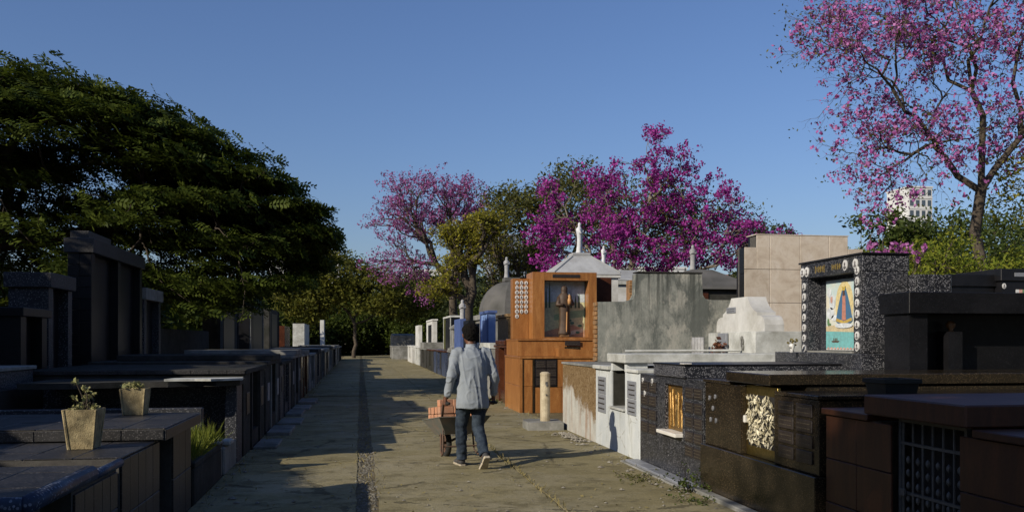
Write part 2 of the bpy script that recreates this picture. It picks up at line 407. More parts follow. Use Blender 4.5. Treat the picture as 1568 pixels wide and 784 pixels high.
# concrete path: slabs poured one after the other, a joint between them, a pebbled gutter near the middle
path = bpy.data.objects.new('path', None); COL.objects.link(path); setting(path)
rg = random.Random(3)
ye = [-14, -7, -1.5, 3.2, 7.6, 11.9, 16.0, 20.6, 26, 33, 42, 56, 75, 100, 150]
for a, b in zip(ye[:-1], ye[1:]):
    for x0, x1 in ((-1.56, -.04), (.17, 1.845), (1.865, 3.56)):
        k = .006 + rg.uniform(0, .012)
        m = MB(); n = max(2, int((b - a) / .35)); top = []
        e0 = [(x0 + rg.uniform(-.012, .012) * (x0 > -1), a + .012 + (b - a - .024) * i / n) for i in range(n + 1)]
        e1 = [(x1 + rg.uniform(-.012, .012) * (x1 < 3), a + .012 + (b - a - .024) * i / n) for i in range(n + 1)]
        m.prism(e0 + e1[::-1], 'z', -.05, k)
        m.build('path_slab', 'path_concrete', path)
bx('gutter_bed', 'ground_soil', path, -.06, .20, -14, 150, -.04, .003)

def scatter_stones(name, mat, pts, sizes, seed, parent=None, flat=.6):
    rs = np.random.RandomState(seed); m = MB()
    base = np.array([(1, 0, 0), (.31, .95, 0), (-.81, .59, 0), (-.81, -.59, 0), (.31, -.95, 0), (0, 0, 1.0), (0, 0, -.4)])
    fs = [(0, 1, 5), (1, 2, 5), (2, 3, 5), (3, 4, 5), (4, 0, 5), (1, 0, 6), (2, 1, 6), (3, 2, 6), (4, 3, 6), (0, 4, 6)]
    for p, s_ in zip(pts, sizes):
        a = rs.uniform(0, 6.28); c, d = math.cos(a), math.sin(a)
        q = base * rs.uniform(.7, 1.2, (7, 1)) * np.array([s_, s_ * rs.uniform(.6, 1), s_ * flat])
        x = q[:, 0] * c - q[:, 1] * d + p[0]; y = q[:, 0] * d + q[:, 1] * c + p[1]
        m.add(list(zip(x, y, q[:, 2] + p[2])), fs)
    o = m.build(name, mat, parent); o['kind'] = 'stuff'; return o
rs = np.random.RandomState(5)
pts = [(.07 + .15 * np.clip(rs.normal(0, .55) + .35 * math.sin(y * 1.7) * math.sin(y * .6), -1.25, 1.25), y, .004) for y in np.concatenate([rs.uniform(7.5, 14, 900), rs.uniform(14, 40, 600)])]
scatter_stones('gutter_pebbles', 'stone_gutter', pts, rs.uniform(.010, .030, len(pts)), 6, path)
# grit and crumbs over the path
pts = []
for _ in range(520):
    y = 8 + 26 * rs.rand() ** 1.8; x = rs.uniform(-1.5, 3.5); pts.append((x, y, .018))
for _ in range(420):
    y = 8 + 20 * rs.rand() ** 1.4; x = 3.5 - abs(rs.normal(0, .22)); pts.append((x, y, .018))
for _ in range(260):
    y = 8 + 20 * rs.rand() ** 1.4; x = -1.5 + abs(rs.normal(0, .2)); pts.append((x, y, .018))
g = scatter_stones('path_grit', 'stone_pale', pts, rs.exponential(.010, len(pts)) + .005, 8, None, .5)
g['label'] = 'pale crumbs of stone and mortar strewn over the path'; g['category'] = 'grit'

def leaves_mesh(P, D, U, L, W):
    """many rhombic leaves: centre P, length axis D, side axis U (n,3), half sizes L, W"""
    n = len(P); v = np.empty((n, 4, 3)); v[:, 0] = P - D * L[:, None]; v[:, 1] = P + U * W[:, None]; v[:, 2] = P + D * L[:, None]; v[:, 3] = P - U * W[:, None]
    me = bpy.data.meshes.new('leaves'); me.vertices.add(4 * n); me.vertices.foreach_set('co', v.astype(np.float32).ravel())
    me.loops.add(4 * n); me.loops.foreach_set('vertex_index', np.arange(4 * n, dtype=np.int32))
    me.polygons.add(n); me.polygons.foreach_set('loop_start', np.arange(0, 4 * n, 4, dtype=np.int32)); me.polygons.foreach_set('loop_total', np.full(n, 4, dtype=np.int32))
    me.update(calc_edges=True); me.validate(); return me
def unit(a): return a / np.maximum(1e-9, np.linalg.norm(a, axis=-1, keepdims=True))
def rand_leaves(C, spread, size, seed, up=.3, aspect=.5, per=1, out=None):
    """per leaves around each centre of C. spread (sx,sy,sz)"""
    r_ = np.random.RandomState(seed); P = np.repeat(C, per, 0); n = len(P)
    P = P + r_.normal(0, 1, (n, 3)) * np.array(spread)
    N = unit(r_.normal(0, 1, (n, 3)) + np.array([0, 0, up * 2])); D = unit(np.cross(N, r_.normal(0, 1, (n, 3)))); U = np.cross(N, D)
    L = size * r_.uniform(.6, 1.3, n); return leaves_mesh(P, D, U, L, L * aspect)
def grass_mesh(pts, h, seed, lean=.5, wd=.006):
    r_ = np.random.RandomState(seed); n = len(pts); P = np.array(pts)
    D = unit(np.c_[r_.normal(0, lean, (n, 2)), np.ones(n)]); U = unit(np.cross(D, r_.normal(0, 1, (n, 3)))); L = h * r_.uniform(.4, 1.1, n) / 2
    return leaves_mesh(P + D * L[:, None], D, U, L, np.full(n, wd))
def leafy(name, me, mat, parent=None):
    me.materials.append(MATS[mat]); return put(name, me, parent)

# ------------------------------------------------------------------ tombs along the right side of the path
XF = 3.55
# --- rust-brown tiled tomb with the barred gate
t = thing('tomb', 'rust-brown tiled tomb with a barred iron gate in its front', 'tomb', (XF, 5, 0))
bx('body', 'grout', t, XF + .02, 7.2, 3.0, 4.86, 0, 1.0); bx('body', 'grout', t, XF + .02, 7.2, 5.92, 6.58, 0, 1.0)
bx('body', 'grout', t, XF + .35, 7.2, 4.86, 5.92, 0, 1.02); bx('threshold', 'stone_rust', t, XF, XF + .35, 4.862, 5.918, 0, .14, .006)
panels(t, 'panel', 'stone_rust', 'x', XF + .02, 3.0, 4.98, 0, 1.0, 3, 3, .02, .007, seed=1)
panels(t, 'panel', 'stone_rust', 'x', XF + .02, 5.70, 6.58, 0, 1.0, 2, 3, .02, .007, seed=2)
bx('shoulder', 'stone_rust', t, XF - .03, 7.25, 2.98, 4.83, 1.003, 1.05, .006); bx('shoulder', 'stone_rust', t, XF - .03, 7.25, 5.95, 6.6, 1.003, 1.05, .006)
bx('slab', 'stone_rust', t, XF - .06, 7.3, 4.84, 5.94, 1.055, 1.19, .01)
g = bx('gate_recess', 'dark_hollow', t, XF + .16, XF + .34, 4.99, 5.69, .14, 1.05)
gt = MB()
for k in range(7):
    y = 5.02 + .64 * k / 6; gt.tube([(XF + .07, y, .15), (XF + .07, y, 1.04)], .008, 6)
for z in (.2, .55, .88, 1.03): gt.box(XF + .058, XF + .082, 5.0, 5.68, z - .009, z + .009)
gt.box(XF + .055, XF + .085, 4.985, 5.01, .14, 1.05); gt.box(XF + .055, XF + .085, 5.67, 5.695, .14, 1.05)
gate = gt.build('gate', 'iron', t)
gk = MB()
for k in range(6):
    y = 5.073 + .64 * k / 6
    for q in range(7): gk.lathe([(.0, -.03), (.014, -.012), (.016, 0), (.014, .012), (0, .03)], XF + .07, y, .26 + q * .085, 6)
gk.build('gate_beads', 'iron', gate)['kind'] = 'stuff'; bx('latch', 'iron', gate, XF + .03, XF + .05, 5.60, 5.66, .53, .58, .004)

# --- brown granite tomb with the brass leaf gate
t = thing('tomb', 'polished brown granite tomb with a pierced brass leaf gate', 'tomb', (XF, 7.9, 0))
bx('plinth', 'granite_brown', t, XF - .05, 7.2, 6.66, 9.1, 0, .50, .006)
bx('body', 'granite_brown', t, XF, 7.15, 8.14, 9.08, .503, 1.14, .004); bx('body', 'granite_brown', t, XF, 7.15, 6.68, 7.47, .503, 1.10, .004)
bx('body', 'granite_brown', t, XF + .3, 7.15, 7.47, 8.14, .503, 1.16)
bx('shoulder', 'granite_brown', t, XF - .02, 7.2, 8.40, 9.1, 1.143, 1.175, .005); bx('shoulder', 'granite_brown', t, XF - .02, 7.2, 6.66, 7.43, 1.103, 1.135, .005)
bx('pilaster', 'granite_brown', t, XF - .015, XF + .2, 8.145, 8.24, .505, 1.145)
bx('slab', 'granite_brown', t, XF - .06, 7.25, 7.44, 8.39, 1.178, 1.275, .008)
dr = bx('gate', 'brass', t, XF + .035, XF + .065, 7.478, 8.132, .505, 1.155, .003)
rl = np.random.RandomState(4); n = 520
P = np.c_[np.full(n, XF + .020) + rl.normal(0, .008, n), rl.uniform(7.53, 8.06, n), rl.uniform(.61, 1.06, n)]
N = unit(np.c_[-np.ones(n), rl.normal(0, .55, n), rl.normal(0, .55, n)]); D = unit(np.cross(N, unit(np.c_[rl.normal(0, .3, n), rl.normal(0, 1, n), rl.normal(0, .6, n)]))); U = np.cross(N, D)
bx('pierced_ground', 'dark_hollow', dr, XF + .029, XF + .0345, 7.52, 8.07, .60, 1.07)
leafy('brass_leaves', leaves_mesh(P, D, U, rl.uniform(.018, .038, n), rl.uniform(.007, .014, n)), 'brass_leaf', dr)['kind'] = 'stuff'
MB().box(XF - .005, XF + .033, 8.083, 8.125, .80, .87, .008).build('handle', 'marble_white', dr)
for i in range(2):
    for j in range(4): plaque(t, 'x', XF - .001, 6.78 + i * .32, 7.05 + i * .32, .58 + j * .125, .68 + j * .125, 'plaque', 2, seed=i * 9 + j)
for (y, z) in ((8.95, .98), (8.80, 1.0), (8.86, .88), (8.92, .76), (8.78, .76)): oval_photo(t, (XF - .001, y, z), '-x', .018, .026, 'plaque_grey')
bx('kerb', 'concrete_grey', t, XF - .17, XF - .055, 6.8, 9.05, 0, .05, .01)

# --- black headpiece standing on the brown granite tomb
t = thing('headstone', 'broad black granite headpiece with an open niche and a heavy lintel', 'headstone', (6.7, 8.7, .9))
bx('pier', 'granite_black', t, 5.50, 5.70, 8.50, 8.95, .9, 1.838); bx('back', 'granite_black', t, 5.70, 8.4, 8.82, 8.95, .9, 1.838)
bx('pier', 'granite_black', t, 8.1, 8.4, 8.50, 8.82, .9, 1.838)
bx('lintel', 'granite_black', t, 5.46, 8.45, 8.44, 8.99, 1.841, 2.06, .006)
bx('pedestal', 'granite_black', t, 6.02, 6.18, 8.62, 8.81, .9, 1.66)
MB().lathe([(.035, 0), (.02, .015), (.045, .05), (.05, .08), (.03, .11)], 6.1, 8.70, 1.662, 12).build('vase', 'wood_brown', t, True)
# planter in the shade
t = thing('planter', 'dark square tapered planter standing in shade on the rust-brown tomb', 'planter', (3.9, 6.25, 1.052))
MB().loft([[(3.9 + s * a, 6.25 + q * a, 1.052 + z) for s, q in ((-1, -1), (1, -1), (1, 1), (-1, 1))] for a, z in ((.10, 0), (.135, .20), (.15, .205), (.15, .235), (.13, .235), (.125, .2))]).build('pot', 'pot_dark', t)
bx('soil', 'soil', t, 3.79, 4.01, 6.14, 6.36, 1.255, 1.262)

# --- terrazzo tomb with the bronze relief door
t = thing('tomb', 'black speckled terrazzo tomb with a bronze relief door and white sill', 'tomb', (XF, 10.2, 0))
bx('body', 'terrazzo_dark', t, XF, 5.5, 9.13, 9.70, 0, 1.15, .003); bx('body', 'terrazzo_dark', t, XF, 5.5, 10.62, 11.33, 0, 1.15, .003)
bx('body', 'terrazzo_dark', t, XF, 5.5, 9.70, 10.62, 0, .52); bx('body', 'terrazzo_dark', t, XF + .22, 5.5, 9.70, 10.62, .52, 1.06)
bx('lintel', 'terrazzo_dark', t, XF, 5.5, 9.70, 10.62, 1.06, 1.15)
bx('jamb', 'terrazzo_dark', t, XF + .004, XF + .22, 10.37, 10.62, .52, 1.06)
bx('jamb', 'terrazzo_dark', t, XF + .004, XF + .22, 9.70, 9.78, .52, 1.06)
bx('slab', 'terrazzo_dark', t, XF - .03, 5.5, 9.62, 10.70, 1.152, 1.285, .006)
bx('slab_top', 'granite_black', t, XF - .035, 5.5, 9.61, 10.71, 1.286, 1.305, .004)
d = bx('door', 'bronze', t, XF + .055, XF + .085, 9.78, 10.36, .53, 1.055, .003)
m = MB(); rl = random.Random(8)     # relief: a robed figure between leaning stems
m.lathe([(.0, .0), (.07, .01), (.055, .16), (.04, .26), (.055, .30), (.02, .34), (.03, .37), (.02, .41), (0, .42)], XF + .053, 10.08, .57, 10, .35, 1)
m.lathe([(.0, .0), (.035, .01), (.03, .13), (.014, .2), (.02, .23), (0, .26)], XF + .053, 9.94, .57, 8, .35, 1)
m.lathe([(.0, .0), (.035, .01), (.03, .12), (.014, .18), (.02, .21), (0, .24)], XF + .053, 10.22, .57, 8, .35, 1)
for k in range(9):
    y = 9.86 + .055 * k; m.tube([(XF + .050, y, .575), (XF + .043, y + rl.uniform(-.03, .03), .78), (XF + .050, y + rl.uniform(-.05, .05), .93 + rl.uniform(0, .07))], [.008, .006, .010], 5)
m.build('relief', 'bronze', d)
bx('door_frame', 'bronze', d, XF + .043, XF + .0545, 9.78, 9.81, .53, 1.055); bx('door_frame', 'bronze', d, XF + .043, XF + .0545, 10.34, 10.37, .53, 1.055)
bx('sill', 'marble_white', t, XF - .09, XF + .125, 9.76, 10.42, .485, .525, .004)
for i in range(2):
    for j in range(4): plaque(t, 'x', XF - .001, 10.68 + i * .32, 10.95 + i * .32, .42 + j * .17, .55 + j * .17, 'plaque', 3, seed=i * 9 + j + 40)
for i in range(2):
    for j in range(5): plaque(t, 'x', XF - .001, 9.16 + i * .27, 9.39 + i * .27, .30 + j * .16, .42 + j * .16, 'plaque', 3, seed=i * 9 + j + 80)
for (y, z) in ((11.2, 1.06), (10.82, 1.06), (11.12, .9)): oval_photo(t, (XF - .003, y, z), '-x', .03, .042)
for k in range(5): bx('kerb_stone', 'plaque_grey', t, XF - .19 + .01 * (k % 2), XF - .008, 9.14 + k * .45, 9.57 + k * .45, 0, .045, .008)
bx('kerb', 'concrete_grey', t, XF - .25, XF - .20, 9.14, 11.4, 0, .03, .008)
bx('cap', 'marble_white', t, XF - .05, XF + .05, 9.60, 9.72, 1.306, 1.318, .004)

# --- niche headpiece with the painted tile picture
t = thing('headstone', 'speckled black terrazzo headpiece framing a painted tile picture, oval photos down both sides', 'headstone', (5.5, 10.1, 1.3))
NX = 5.5
bx('pedestal', 'terrazzo_dark', t, NX - .12, 6.1, 9.2, 11.3, 0, 1.42, .004)
bx('pier', 'terrazzo_dark', t, NX, NX + .55, 9.38, 9.56, 1.423, 2.34); bx('pier', 'terrazzo_dark', t, NX, NX + .55, 10.62, 10.80, 1.423, 2.34)
bx('back', 'terrazzo_dark', t, NX + .16, NX + .55, 9.56, 10.62, 1.423, 2.34)
bx('lintel', 'terrazzo_dark', t, NX - .01, NX + .56, 9.37, 10.81, 2.342, 2.52, .004); bx('cap', 'granite_black', t, NX - .03, NX + .58, 9.35, 10.83, 2.523, 2.545, .004)
panels(t, 'tile', 'terrazzo_dark', 'y', 9.38, NX + .004, NX + .546, 1.43, 2.335, 2, 3, .008, .005, seed=4)
panels(t, 'tile', 'terrazzo_dark', 'x', NX, 9.385, 9.555, 1.43, 2.335, 1, 3, .006, .005, seed=4)
panels(t, 'tile', 'terrazzo_dark', 'x', NX, 10.625, 10.795, 1.43, 2.335, 1, 3, .006, .005, seed=4)
bx('wing', 'terrazzo_dark', t, NX + .56, NX + 1.0, 9.25, 9.75, 1.42, 2.30, .004)
panels(t, 'tile', 'terrazzo_dark', 'y', 9.25, NX + .57, NX + .99, 1.43, 2.29, 2, 3, .008, .005, seed=5)
bx('ledge', 'concrete_grey', t, NX - .02, NX + .155, 9.565, 10.615, 1.424, 1.444)
# the tile picture: generic robed figure under a blue mantle over water, put together from flat glazed shapes
def flat(name, col, pts, x, parent, rough=.25):
    if name not in MATS: simple(name, col, tuple(min(1, q * .55 + .05) for q in col), 24, rough, .001, .5, lo=.4, hi=.7)
    return MB().prism(pts, 'x', x - .003, x).build(name.replace('glaze_', ''), name, parent)
pic = panels(t, 'picture_tile', 'porcelain', 'x', NX + .16, 9.60, 10.46, 1.45, 2.30, 4, 4, .012, .003, jitter=.0004)
simple('glaze_sky', (.42, .58, .62), (.66, .62, .50), 3.4, .25, .001, .5); PX = NX + .1475
pp = MB().prism([(9.610, 1.74), (10.450, 1.74), (10.450, 2.29), (9.610, 2.29)], 'x', PX - .002, PX).build('picture', 'glaze_sky', t)
def ell(cy, cz, a, b, n=20, t0=0, t1=2 * math.pi): return [(cy + a * math.cos(t0 + (t1 - t0) * k / n), cz + b * math.sin(t0 + (t1 - t0) * k / n)) for k in range(n)]
flat('glaze_water', (.16, .42, .42), [(9.610, 1.47), (10.450, 1.47), (10.450, 1.68), (9.610, 1.66)], PX - .001, pp)
flat('glaze_sand', (.62, .52, .32), [(9.610, 1.661), (10.450, 1.681), (10.450, 1.74), (10.140, 1.76), (9.840, 1.74), (9.610, 1.735)], PX - .001, pp)
FC = 10.02                                             # axis of the robed figure
flat('glaze_halo', (.72, .60, .30), ell(FC, 1.99, .20, .28), PX - .003, pp)
flat('glaze_mantle', (.07, .17, .30), [(FC + a, b) for a, b in ((-.19, 1.80), (-.15, 1.775), (0, 1.755), (.15, 1.775), (.19, 1.80), (.15, 1.93), (.09, 2.08), (.035, 2.19), (-.035, 2.19), (-.09, 2.08), (-.15, 1.93))], PX - .0065, pp)
flat('glaze_gold', (.55, .38, .08), [(FC + a, b) for a, b in ((-.18, 1.80), (0, 1.762), (.18, 1.80), (.168, 1.835), (0, 1.797), (-.168, 1.835))], PX - .010, pp)
flat('glaze_robe', (.55, .24, .17), [(FC + a, b) for a, b in ((-.045, 1.81), (.045, 1.81), (.03, 2.10), (-.03, 2.10))], PX - .010, pp)
flat('glaze_face', (.10, .05, .03), ell(FC, 2.125, .022, .032), PX - .0135, pp)
flat('glaze_crown', (.55, .40, .08), [(FC + a, b) for a, b in ((-.03, 2.158), (.03, 2.158), (.042, 2.215), (0, 2.195), (-.042, 2.215))], PX - .0137, pp)
for cy, cz, a, b in ((FC, 1.745, .20, .03), (10.34, 1.90, .09, .07), (10.30, 2.03, .07, .09), (10.37, 2.15, .05, .06), (9.72, 2.0, .08, .16), (10.25, 1.84, .07, .035)): flat('glaze_cloud', (.68, .72, .74), ell(cy, cz, a, b), PX - (.0137 if cz < 1.76 else .0045), pp)
flat('glaze_rose', (.60, .34, .27), ell(10.31, 2.06, .025, .04), PX - .008, pp)
flat('glaze_palm', (.13, .26, .11), ell(10.39, 1.79, .02, .045), PX - .008, pp); flat('glaze_palm', (.13, .26, .11), ell(10.36, 1.765, .035, .015), PX - .0082, pp)
flat('glaze_boat', (.09, .05, .025), [(10.16, 1.545), (10.29, 1.545), (10.32, 1.565), (10.13, 1.565)], PX - .0045, pp)
for k in range(3): flat('glaze_boat', (.09, .05, .025), ell(10.19 + k * .035, 1.58, .010, .02, 8), PX - .0045, pp)
for k in range(11): flat('glaze_rose', (.60, .34, .27), ell(9.65 + k * .074, 1.475, .024, .012, 10), PX - .0045, pp)
for k in range(8): oval_photo(t, (NX - .007, 9.47, 1.50 + k * .122), '-x', .042, .05)
for k in range(7): oval_photo(t, (NX - .007, 10.71, 1.47 + k * .128), '-x', .042, .05)
for (y, z) in ((9.72, 2.43), (9.50, 2.43), (10.74, 2.42), (10.63, 2.42)): oval_photo(t, (NX - .011, y, z), '-x', .05, .06)
m = MB(); rl = random.Random(2)
for y0, n in ((10.42, 6), (10.02, 5)):
    for k in range(n):
        hh = rl.uniform(.025, .045); y = y0 - k * .042; m.box(NX - .016, NX - .011, y - .006, y + .006, 2.43 - hh, 2.43 + hh); m.box(NX - .016, NX - .0112, y - .02, y - .007, 2.43 + rl.uniform(-.02, .02), 2.44 + rl.uniform(-.0, .02))
m.build('lettering', 'gold_letter', t)['kind'] = 'stuff'
t = thing('flower_vase', 'small white vase of dried blooms beside the framed tile picture', 'vase', (5.30, 10.6, 1.306))
MB().lathe([(.03, 0), (.02, .03), (.04, .08), (.03, .11)], 5.28, 10.62, 1.421, 10).build('vase', 'porcelain', t, True)
leafy('blooms', rand_leaves(np.array([(5.28, 10.62, 1.55)]), (.03, .03, .03), .022, 3, .3, .8, 24), 'grass_dry', t)

# --- white painted tomb with the square opening
t = thing('tomb', 'old whitewashed concrete tomb with a dark square opening and grey plaques', 'tomb', (XF, 12.5, 0))
bx('body', 'whitewash_old', t, XF, 6.0, 11.35, 12.02, 0, 1.14, .006); bx('body', 'whitewash_old', t, XF, 6.0, 12.72, 13.58, 0, 1.14, .006)
bx('body', 'whitewash_old', t, XF, 6.0, 12.02, 12.72, 0, .60); bx('hollow', 'dark_hollow', t, XF + .5, 6.0, 12.02, 12.72, .60, 1.2)
bx('pier', 'whitewash_old', t, XF + .005, XF + .3, 12.64, 12.74, 1.141, 1.26); bx('pier', 'whitewash_old', t, XF + .005, XF + .3, 11.96, 12.06, 1.141, 1.26)
bx('sill', 'concrete_white', t, XF - .04, XF + .3, 12.0, 12.74, .603, .635, .006); bx('jamb', 'concrete_dark', t, XF + .03, XF + .49, 12.695, 12.719, .636, 1.2); bx('floor', 'dark_hollow', t, XF + .301, XF + .49, 12.03, 12.69, .603, .63)  # dark jamb and floor lining: shade inside the opening put in as colour
bx('rim', 'concrete_white', t, XF - .05, 6.0, 12.75, 13.6, 1.143, 1.20, .008); bx('rim', 'concrete_white', t, XF - .03, 6.0, 11.36, 11.94, 1.143, 1.19, .008)
bx('slab', 'concrete_white', t, XF - .04, 6.0, 11.9, 12.8, 1.262, 1.385, .01)
plaque(t, 'x', XF - .001, 13.0, 13.42, .78, 1.03, 'plaque_grey', 3, 'plaque', 5); plaque(t, 'x', XF - .001, 13.0, 13.42, .50, .77, 'plaque_grey', 3, 'plaque', 6)
plaque(t, 'x', XF - .001, 11.5, 11.88, .80, 1.03, 'plaque_grey', 3, 'plaque', 7); plaque(t, 'x', XF - .001, 11.5, 11.88, .58, .79, 'plaque_grey', 3, 'plaque', 8)
m = MB(); m.tube([(3.9, 13.2, 1.41), (5.6, 12.9, 1.42)], .018, 8); m.build('pipe', 'concrete_white', t)
# headstone of the white tomb: stepped scroll outline on a block
t = thing('headstone', 'weathered white concrete headstone with curved shoulders on a block', 'headstone', (6.0, 13.6, 1.2))
bx('block', 'concrete_white', t, 5.62, 6.6, 12.45, 13.75, 1.0, 1.70, .008); bx('block_foot', 'concrete_white', t, 5.70, 7.1, 12.62, 13.7, .8, 1.0)
bx('block', 'concrete_white', t, 5.72, 6.6, 13.752, 14.5, .9, 1.69, .008)
y0, z0 = 13.43, 1.703
half = [(-.98, 0), (-.98, .10), (-.95, .17), (-.89, .215), (-.80, .235), (-.70, .235), (-.69, .285), (-.58, .32), (-.46, .385), (-.38, .46), (-.33, .53)]
out = [(y0 + a * .93, z0 + b) for a, b in half] + [(y0 - a * .93, z0 + b) for a, b in half[::-1]]
MB().prism(out, 'x', 5.80, 6.10).build('stone', 'concrete_clean', t)
plaque(t, 'x', 5.799, 13.55, 13.9, 2.00, 2.09, 'plaque_grey', 2, 'plaque', 11)
bx('shield', 'plaque_grey', t, 5.57, 5.615, 13.40, 13.74, 1.42, 1.68, .01)
m = MB()
for k in range(4): m.disc((5.615, 12.85 + .03 * (k % 2), 1.47 + .04 * k), '-x', .03, .045, .02, 8)
m.build('ornament', 'concrete_grey', t)
t = thing('flower_vase', 'dry red flower bunch lying against the white headstone block', 'flowers', (5.5, 13.3, 1.2))
leafy('blooms', rand_leaves(np.array([(5.45, 13.42, 1.47)]), (.05, .05, .05), .04, 3, .3, .8, 60), 'flower_dry', t); MB().lathe([(.05, 0), (.06, .1), (.04, .24)], 5.45, 13.42, 1.19, 10).build('pot', 'soil', t)
t = thing('ornament', 'pale grey carved drapery ornament beside the white headstone', 'ornament', (5.4, 14.3, 1.2))
for k in range(4): MB().loft([[(5.42 + r_ * math.cos(a) * .5, 14.0 + k * .13 + r_ * math.sin(a), z) for a in [2 * math.pi * q / 8 for q in range(8)]] for r_, z in ((.03, 1.19), (.065, 1.28), (.05, 1.38), (.06, 1.5), (.05, 1.62))]).build('fold', 'statue_grey', t, True)

# --- brown rendered tomb
t = thing('tomb', 'low tomb with brown rough render above a rust-streaked white plinth', 'tomb', (XF, 14.8, 0))
bx('body', 'plaster_rust', t, XF, 6.5, 13.62, 15.9, 0, 1.15, .008); bx('slab', 'concrete_grey', t, XF - .02, 6.5, 13.61, 15.92, 1.153, 1.19, .006)
# rubble at its foot
rs = np.random.RandomState(11)
scatter_stones('rubble', 'stone_pale', [(3.42 - abs(rs.normal(0, .12)), 13.6 + rs.rand() * 1.3, .03) for _ in range(70)], rs.uniform(.015, .06, 70), 12)
tag(bpy.data.objects['rubble'], 'broken pale rubble at the foot of the rust-streaked tomb', 'rubble')

# --- stained plaster wall
t = thing('wall', 'stained grey plaster wall with stepped and curved top', 'wall', (5.4, 16.0, 0))
o = [(4.21, .6), (4.21, 2.26), (4.72, 2.27), (4.86, 2.31), (4.91, 2.40), (4.92, 2.77), (6.17, 2.785), (6.19, 2.40), (6.24, 2.33), (6.36, 2.31), (7.2, 2.31), (7.2, .6)]
MB().prism(o, 'y', 15.96, 16.18).build('wall_body', 'plaster_stained', t)
bx('coping', 'concrete_dark', t, 4.93, 6.18, 15.94, 16.2, 2.79, 2.815, .006)
for k in range(13): bx('brick', 'brick_old', t, 4.17 + .012 * (k % 2), 4.207, 15.965, 16.175, 1.2 + k * .082, 1.27 + k * .082, .004)

# ------------------------------------------------------------------ statues
def robed(m, cx, cy, z0, h, face=(0, -1), arms=True, n=14):
    """robed standing figure with a veil, hands joined before the chest, facing the ground direction face"""
    if not isinstance(face, tuple): face = (0, face)
    fx, fy = face; sx, sy = -fy, fx
    prof = [(.128, .0, 0), (.130, .03, 0), (.112, .12, 0), (.100, .30, .01), (.102, .48, .012), (.115, .62, .01), (.128, .72, 0), (.122, .785, -.005), (.080, .83, 0), (.058, .85, .008), (.062, .885, .014), (.066, .925, .014), (.052, .968, .01), (.018, .995, .008)]
    rings = []
    for i, (r_, z, o_) in enumerate(prof):
        ring = []
        for k in range(n):
            a = 2 * math.pi * k / n; fold = 1 + (.10 * math.sin(5 * a + .5 * i) if z < .62 else 0)
            u = r_ * h * fold * math.cos(a); v = r_ * h * .80 * fold * math.sin(a) + o_ * h
            ring.append((cx + sx * u + fx * v, cy + sy * u + fy * v, z0 + z * h))
        rings.append(ring)
    m.loft(rings)
    if arms:
        def pt(u, v, z): return (cx + sx * u * h + fx * v * h, cy + sy * u * h + fy * v * h, z0 + z * h)
        for s in (-1, 1): m.tube([pt(s * .105, .01, .75), pt(s * .115, .07, .63), pt(s * .025, .125, .67)], [.042 * h, .038 * h, .022 * h], 7)
        m.tube([pt(0, .12, .65), pt(0, .135, .735)], [.022 * h, .008 * h], 6)
    return m

# ------------------------------------------------------------------ orange shrine
t = thing('shrine', 'orange-brown stone shrine with a saint figure in its niche and rows of oval photos', 'shrine', (4.3, 20, 0))
SO = 'stone_orange'
bx('base', 'grout', t, 3.40, 5.4, 19.38, 21.4, 0, 1.17)
panels(t, 'panel', SO, 'x', 3.40, 19.38, 21.4, 0, 1.17, 2, 2, .022, .005, seed=1)
panels(t, 'panel', SO, 'y', 19.38, 3.38, 3.66, 0, 1.17, 1, 2, .022, .005, seed=2)
panels(t, 'panel', SO, 'y', 19.38, 3.70, 4.30, 0, .56, 1, 1, .022, .005, seed=2); panels(t, 'panel', SO, 'y', 19.38, 4.20, 4.50, .56, 1.17, 1, 1, .022, .005, seed=3)
panels(t, 'panel', SO, 'y', 19.38, 4.30, 5.38, 0, .56, 2, 1, .022, .005, seed=2); panels(t, 'panel', SO, 'y', 19.38, 4.50, 5.38, .56, 1.17, 2, 1, .022, .005, seed=3)
bx('door_panel', 'granite_black', t, 3.70, 4.20, 19.35, 19.379, .565, 1.165)
for k in range(6): plaque(t, 'y', 19.349, 3.73 + (k % 2) * .235, 3.945 + (k % 2) * .235, .60 + (k // 2) * .185, .77 + (k // 2) * .185, 'plaque', 3, seed=k)
bx('pilaster', SO, t, 3.372, 3.43, 19.33, 19.377, .0, 1.17)
bx('pilaster', 'granite_brown', t, 3.665, 3.695, 19.345, 19.379, .0, 1.17)
bx('ledge', SO, t, 3.37, 5.45, 19.33, 21.42, 1.173, 1.22, .006)
bx('step', SO, t, 3.40, 5.40, 19.75, 21.3, 1.222, 1.56, .004)
MB().prism([(4.25, 1.222), (5.3, 1.222), (5.3, 1.33), (4.25, 1.40)], 'y', 19.45, 19.74).build('book_rest', SO, t)
bx('plinth_top', SO, t, 3.39, 5.42, 19.72, 21.32, 1.562, 1.60, .004)
FY = 19.85
bx('pier', SO, t, 3.75, 4.02, FY, 20.6, 1.603, 3.08, .004); bx('pier', SO, t, 5.02, 5.21, FY, 20.6, 1.603, 3.08, .004)
bx('lintel', SO, t, 4.02, 5.02, FY, 20.6, 2.90, 3.08); bx('sill', SO, t, 4.02, 5.02, FY, 20.6, 1.603, 1.64)
bx('back', 'grout', t, 4.02, 5.02, FY + .33, 20.6, 1.64, 2.90)
plaque(t, 'y', FY - .001, 4.2, 4.82, 2.96, 3.03, 'plaque', 1, seed=3); plaque(t, 'y', 19.719, 4.45, 4.80, 1.45, 1.555, 'plaque', 2, seed=4); plaque(t, 'y', 19.72 + .028, 4.45, 4.80, 1.34, 1.43, 'granite_brown', 2, seed=5)
bx('photo_panel', SO, t, 3.38, 3.748, 20.3, 20.6, 1.603, 2.96, .004)
for i in range(3):
    for j in range(8):
        if j == 7 and i > 0: continue
        oval_photo(t, (3.475 + i * .105, 20.299, 2.86 - j * .107), '-y', .043, .048)
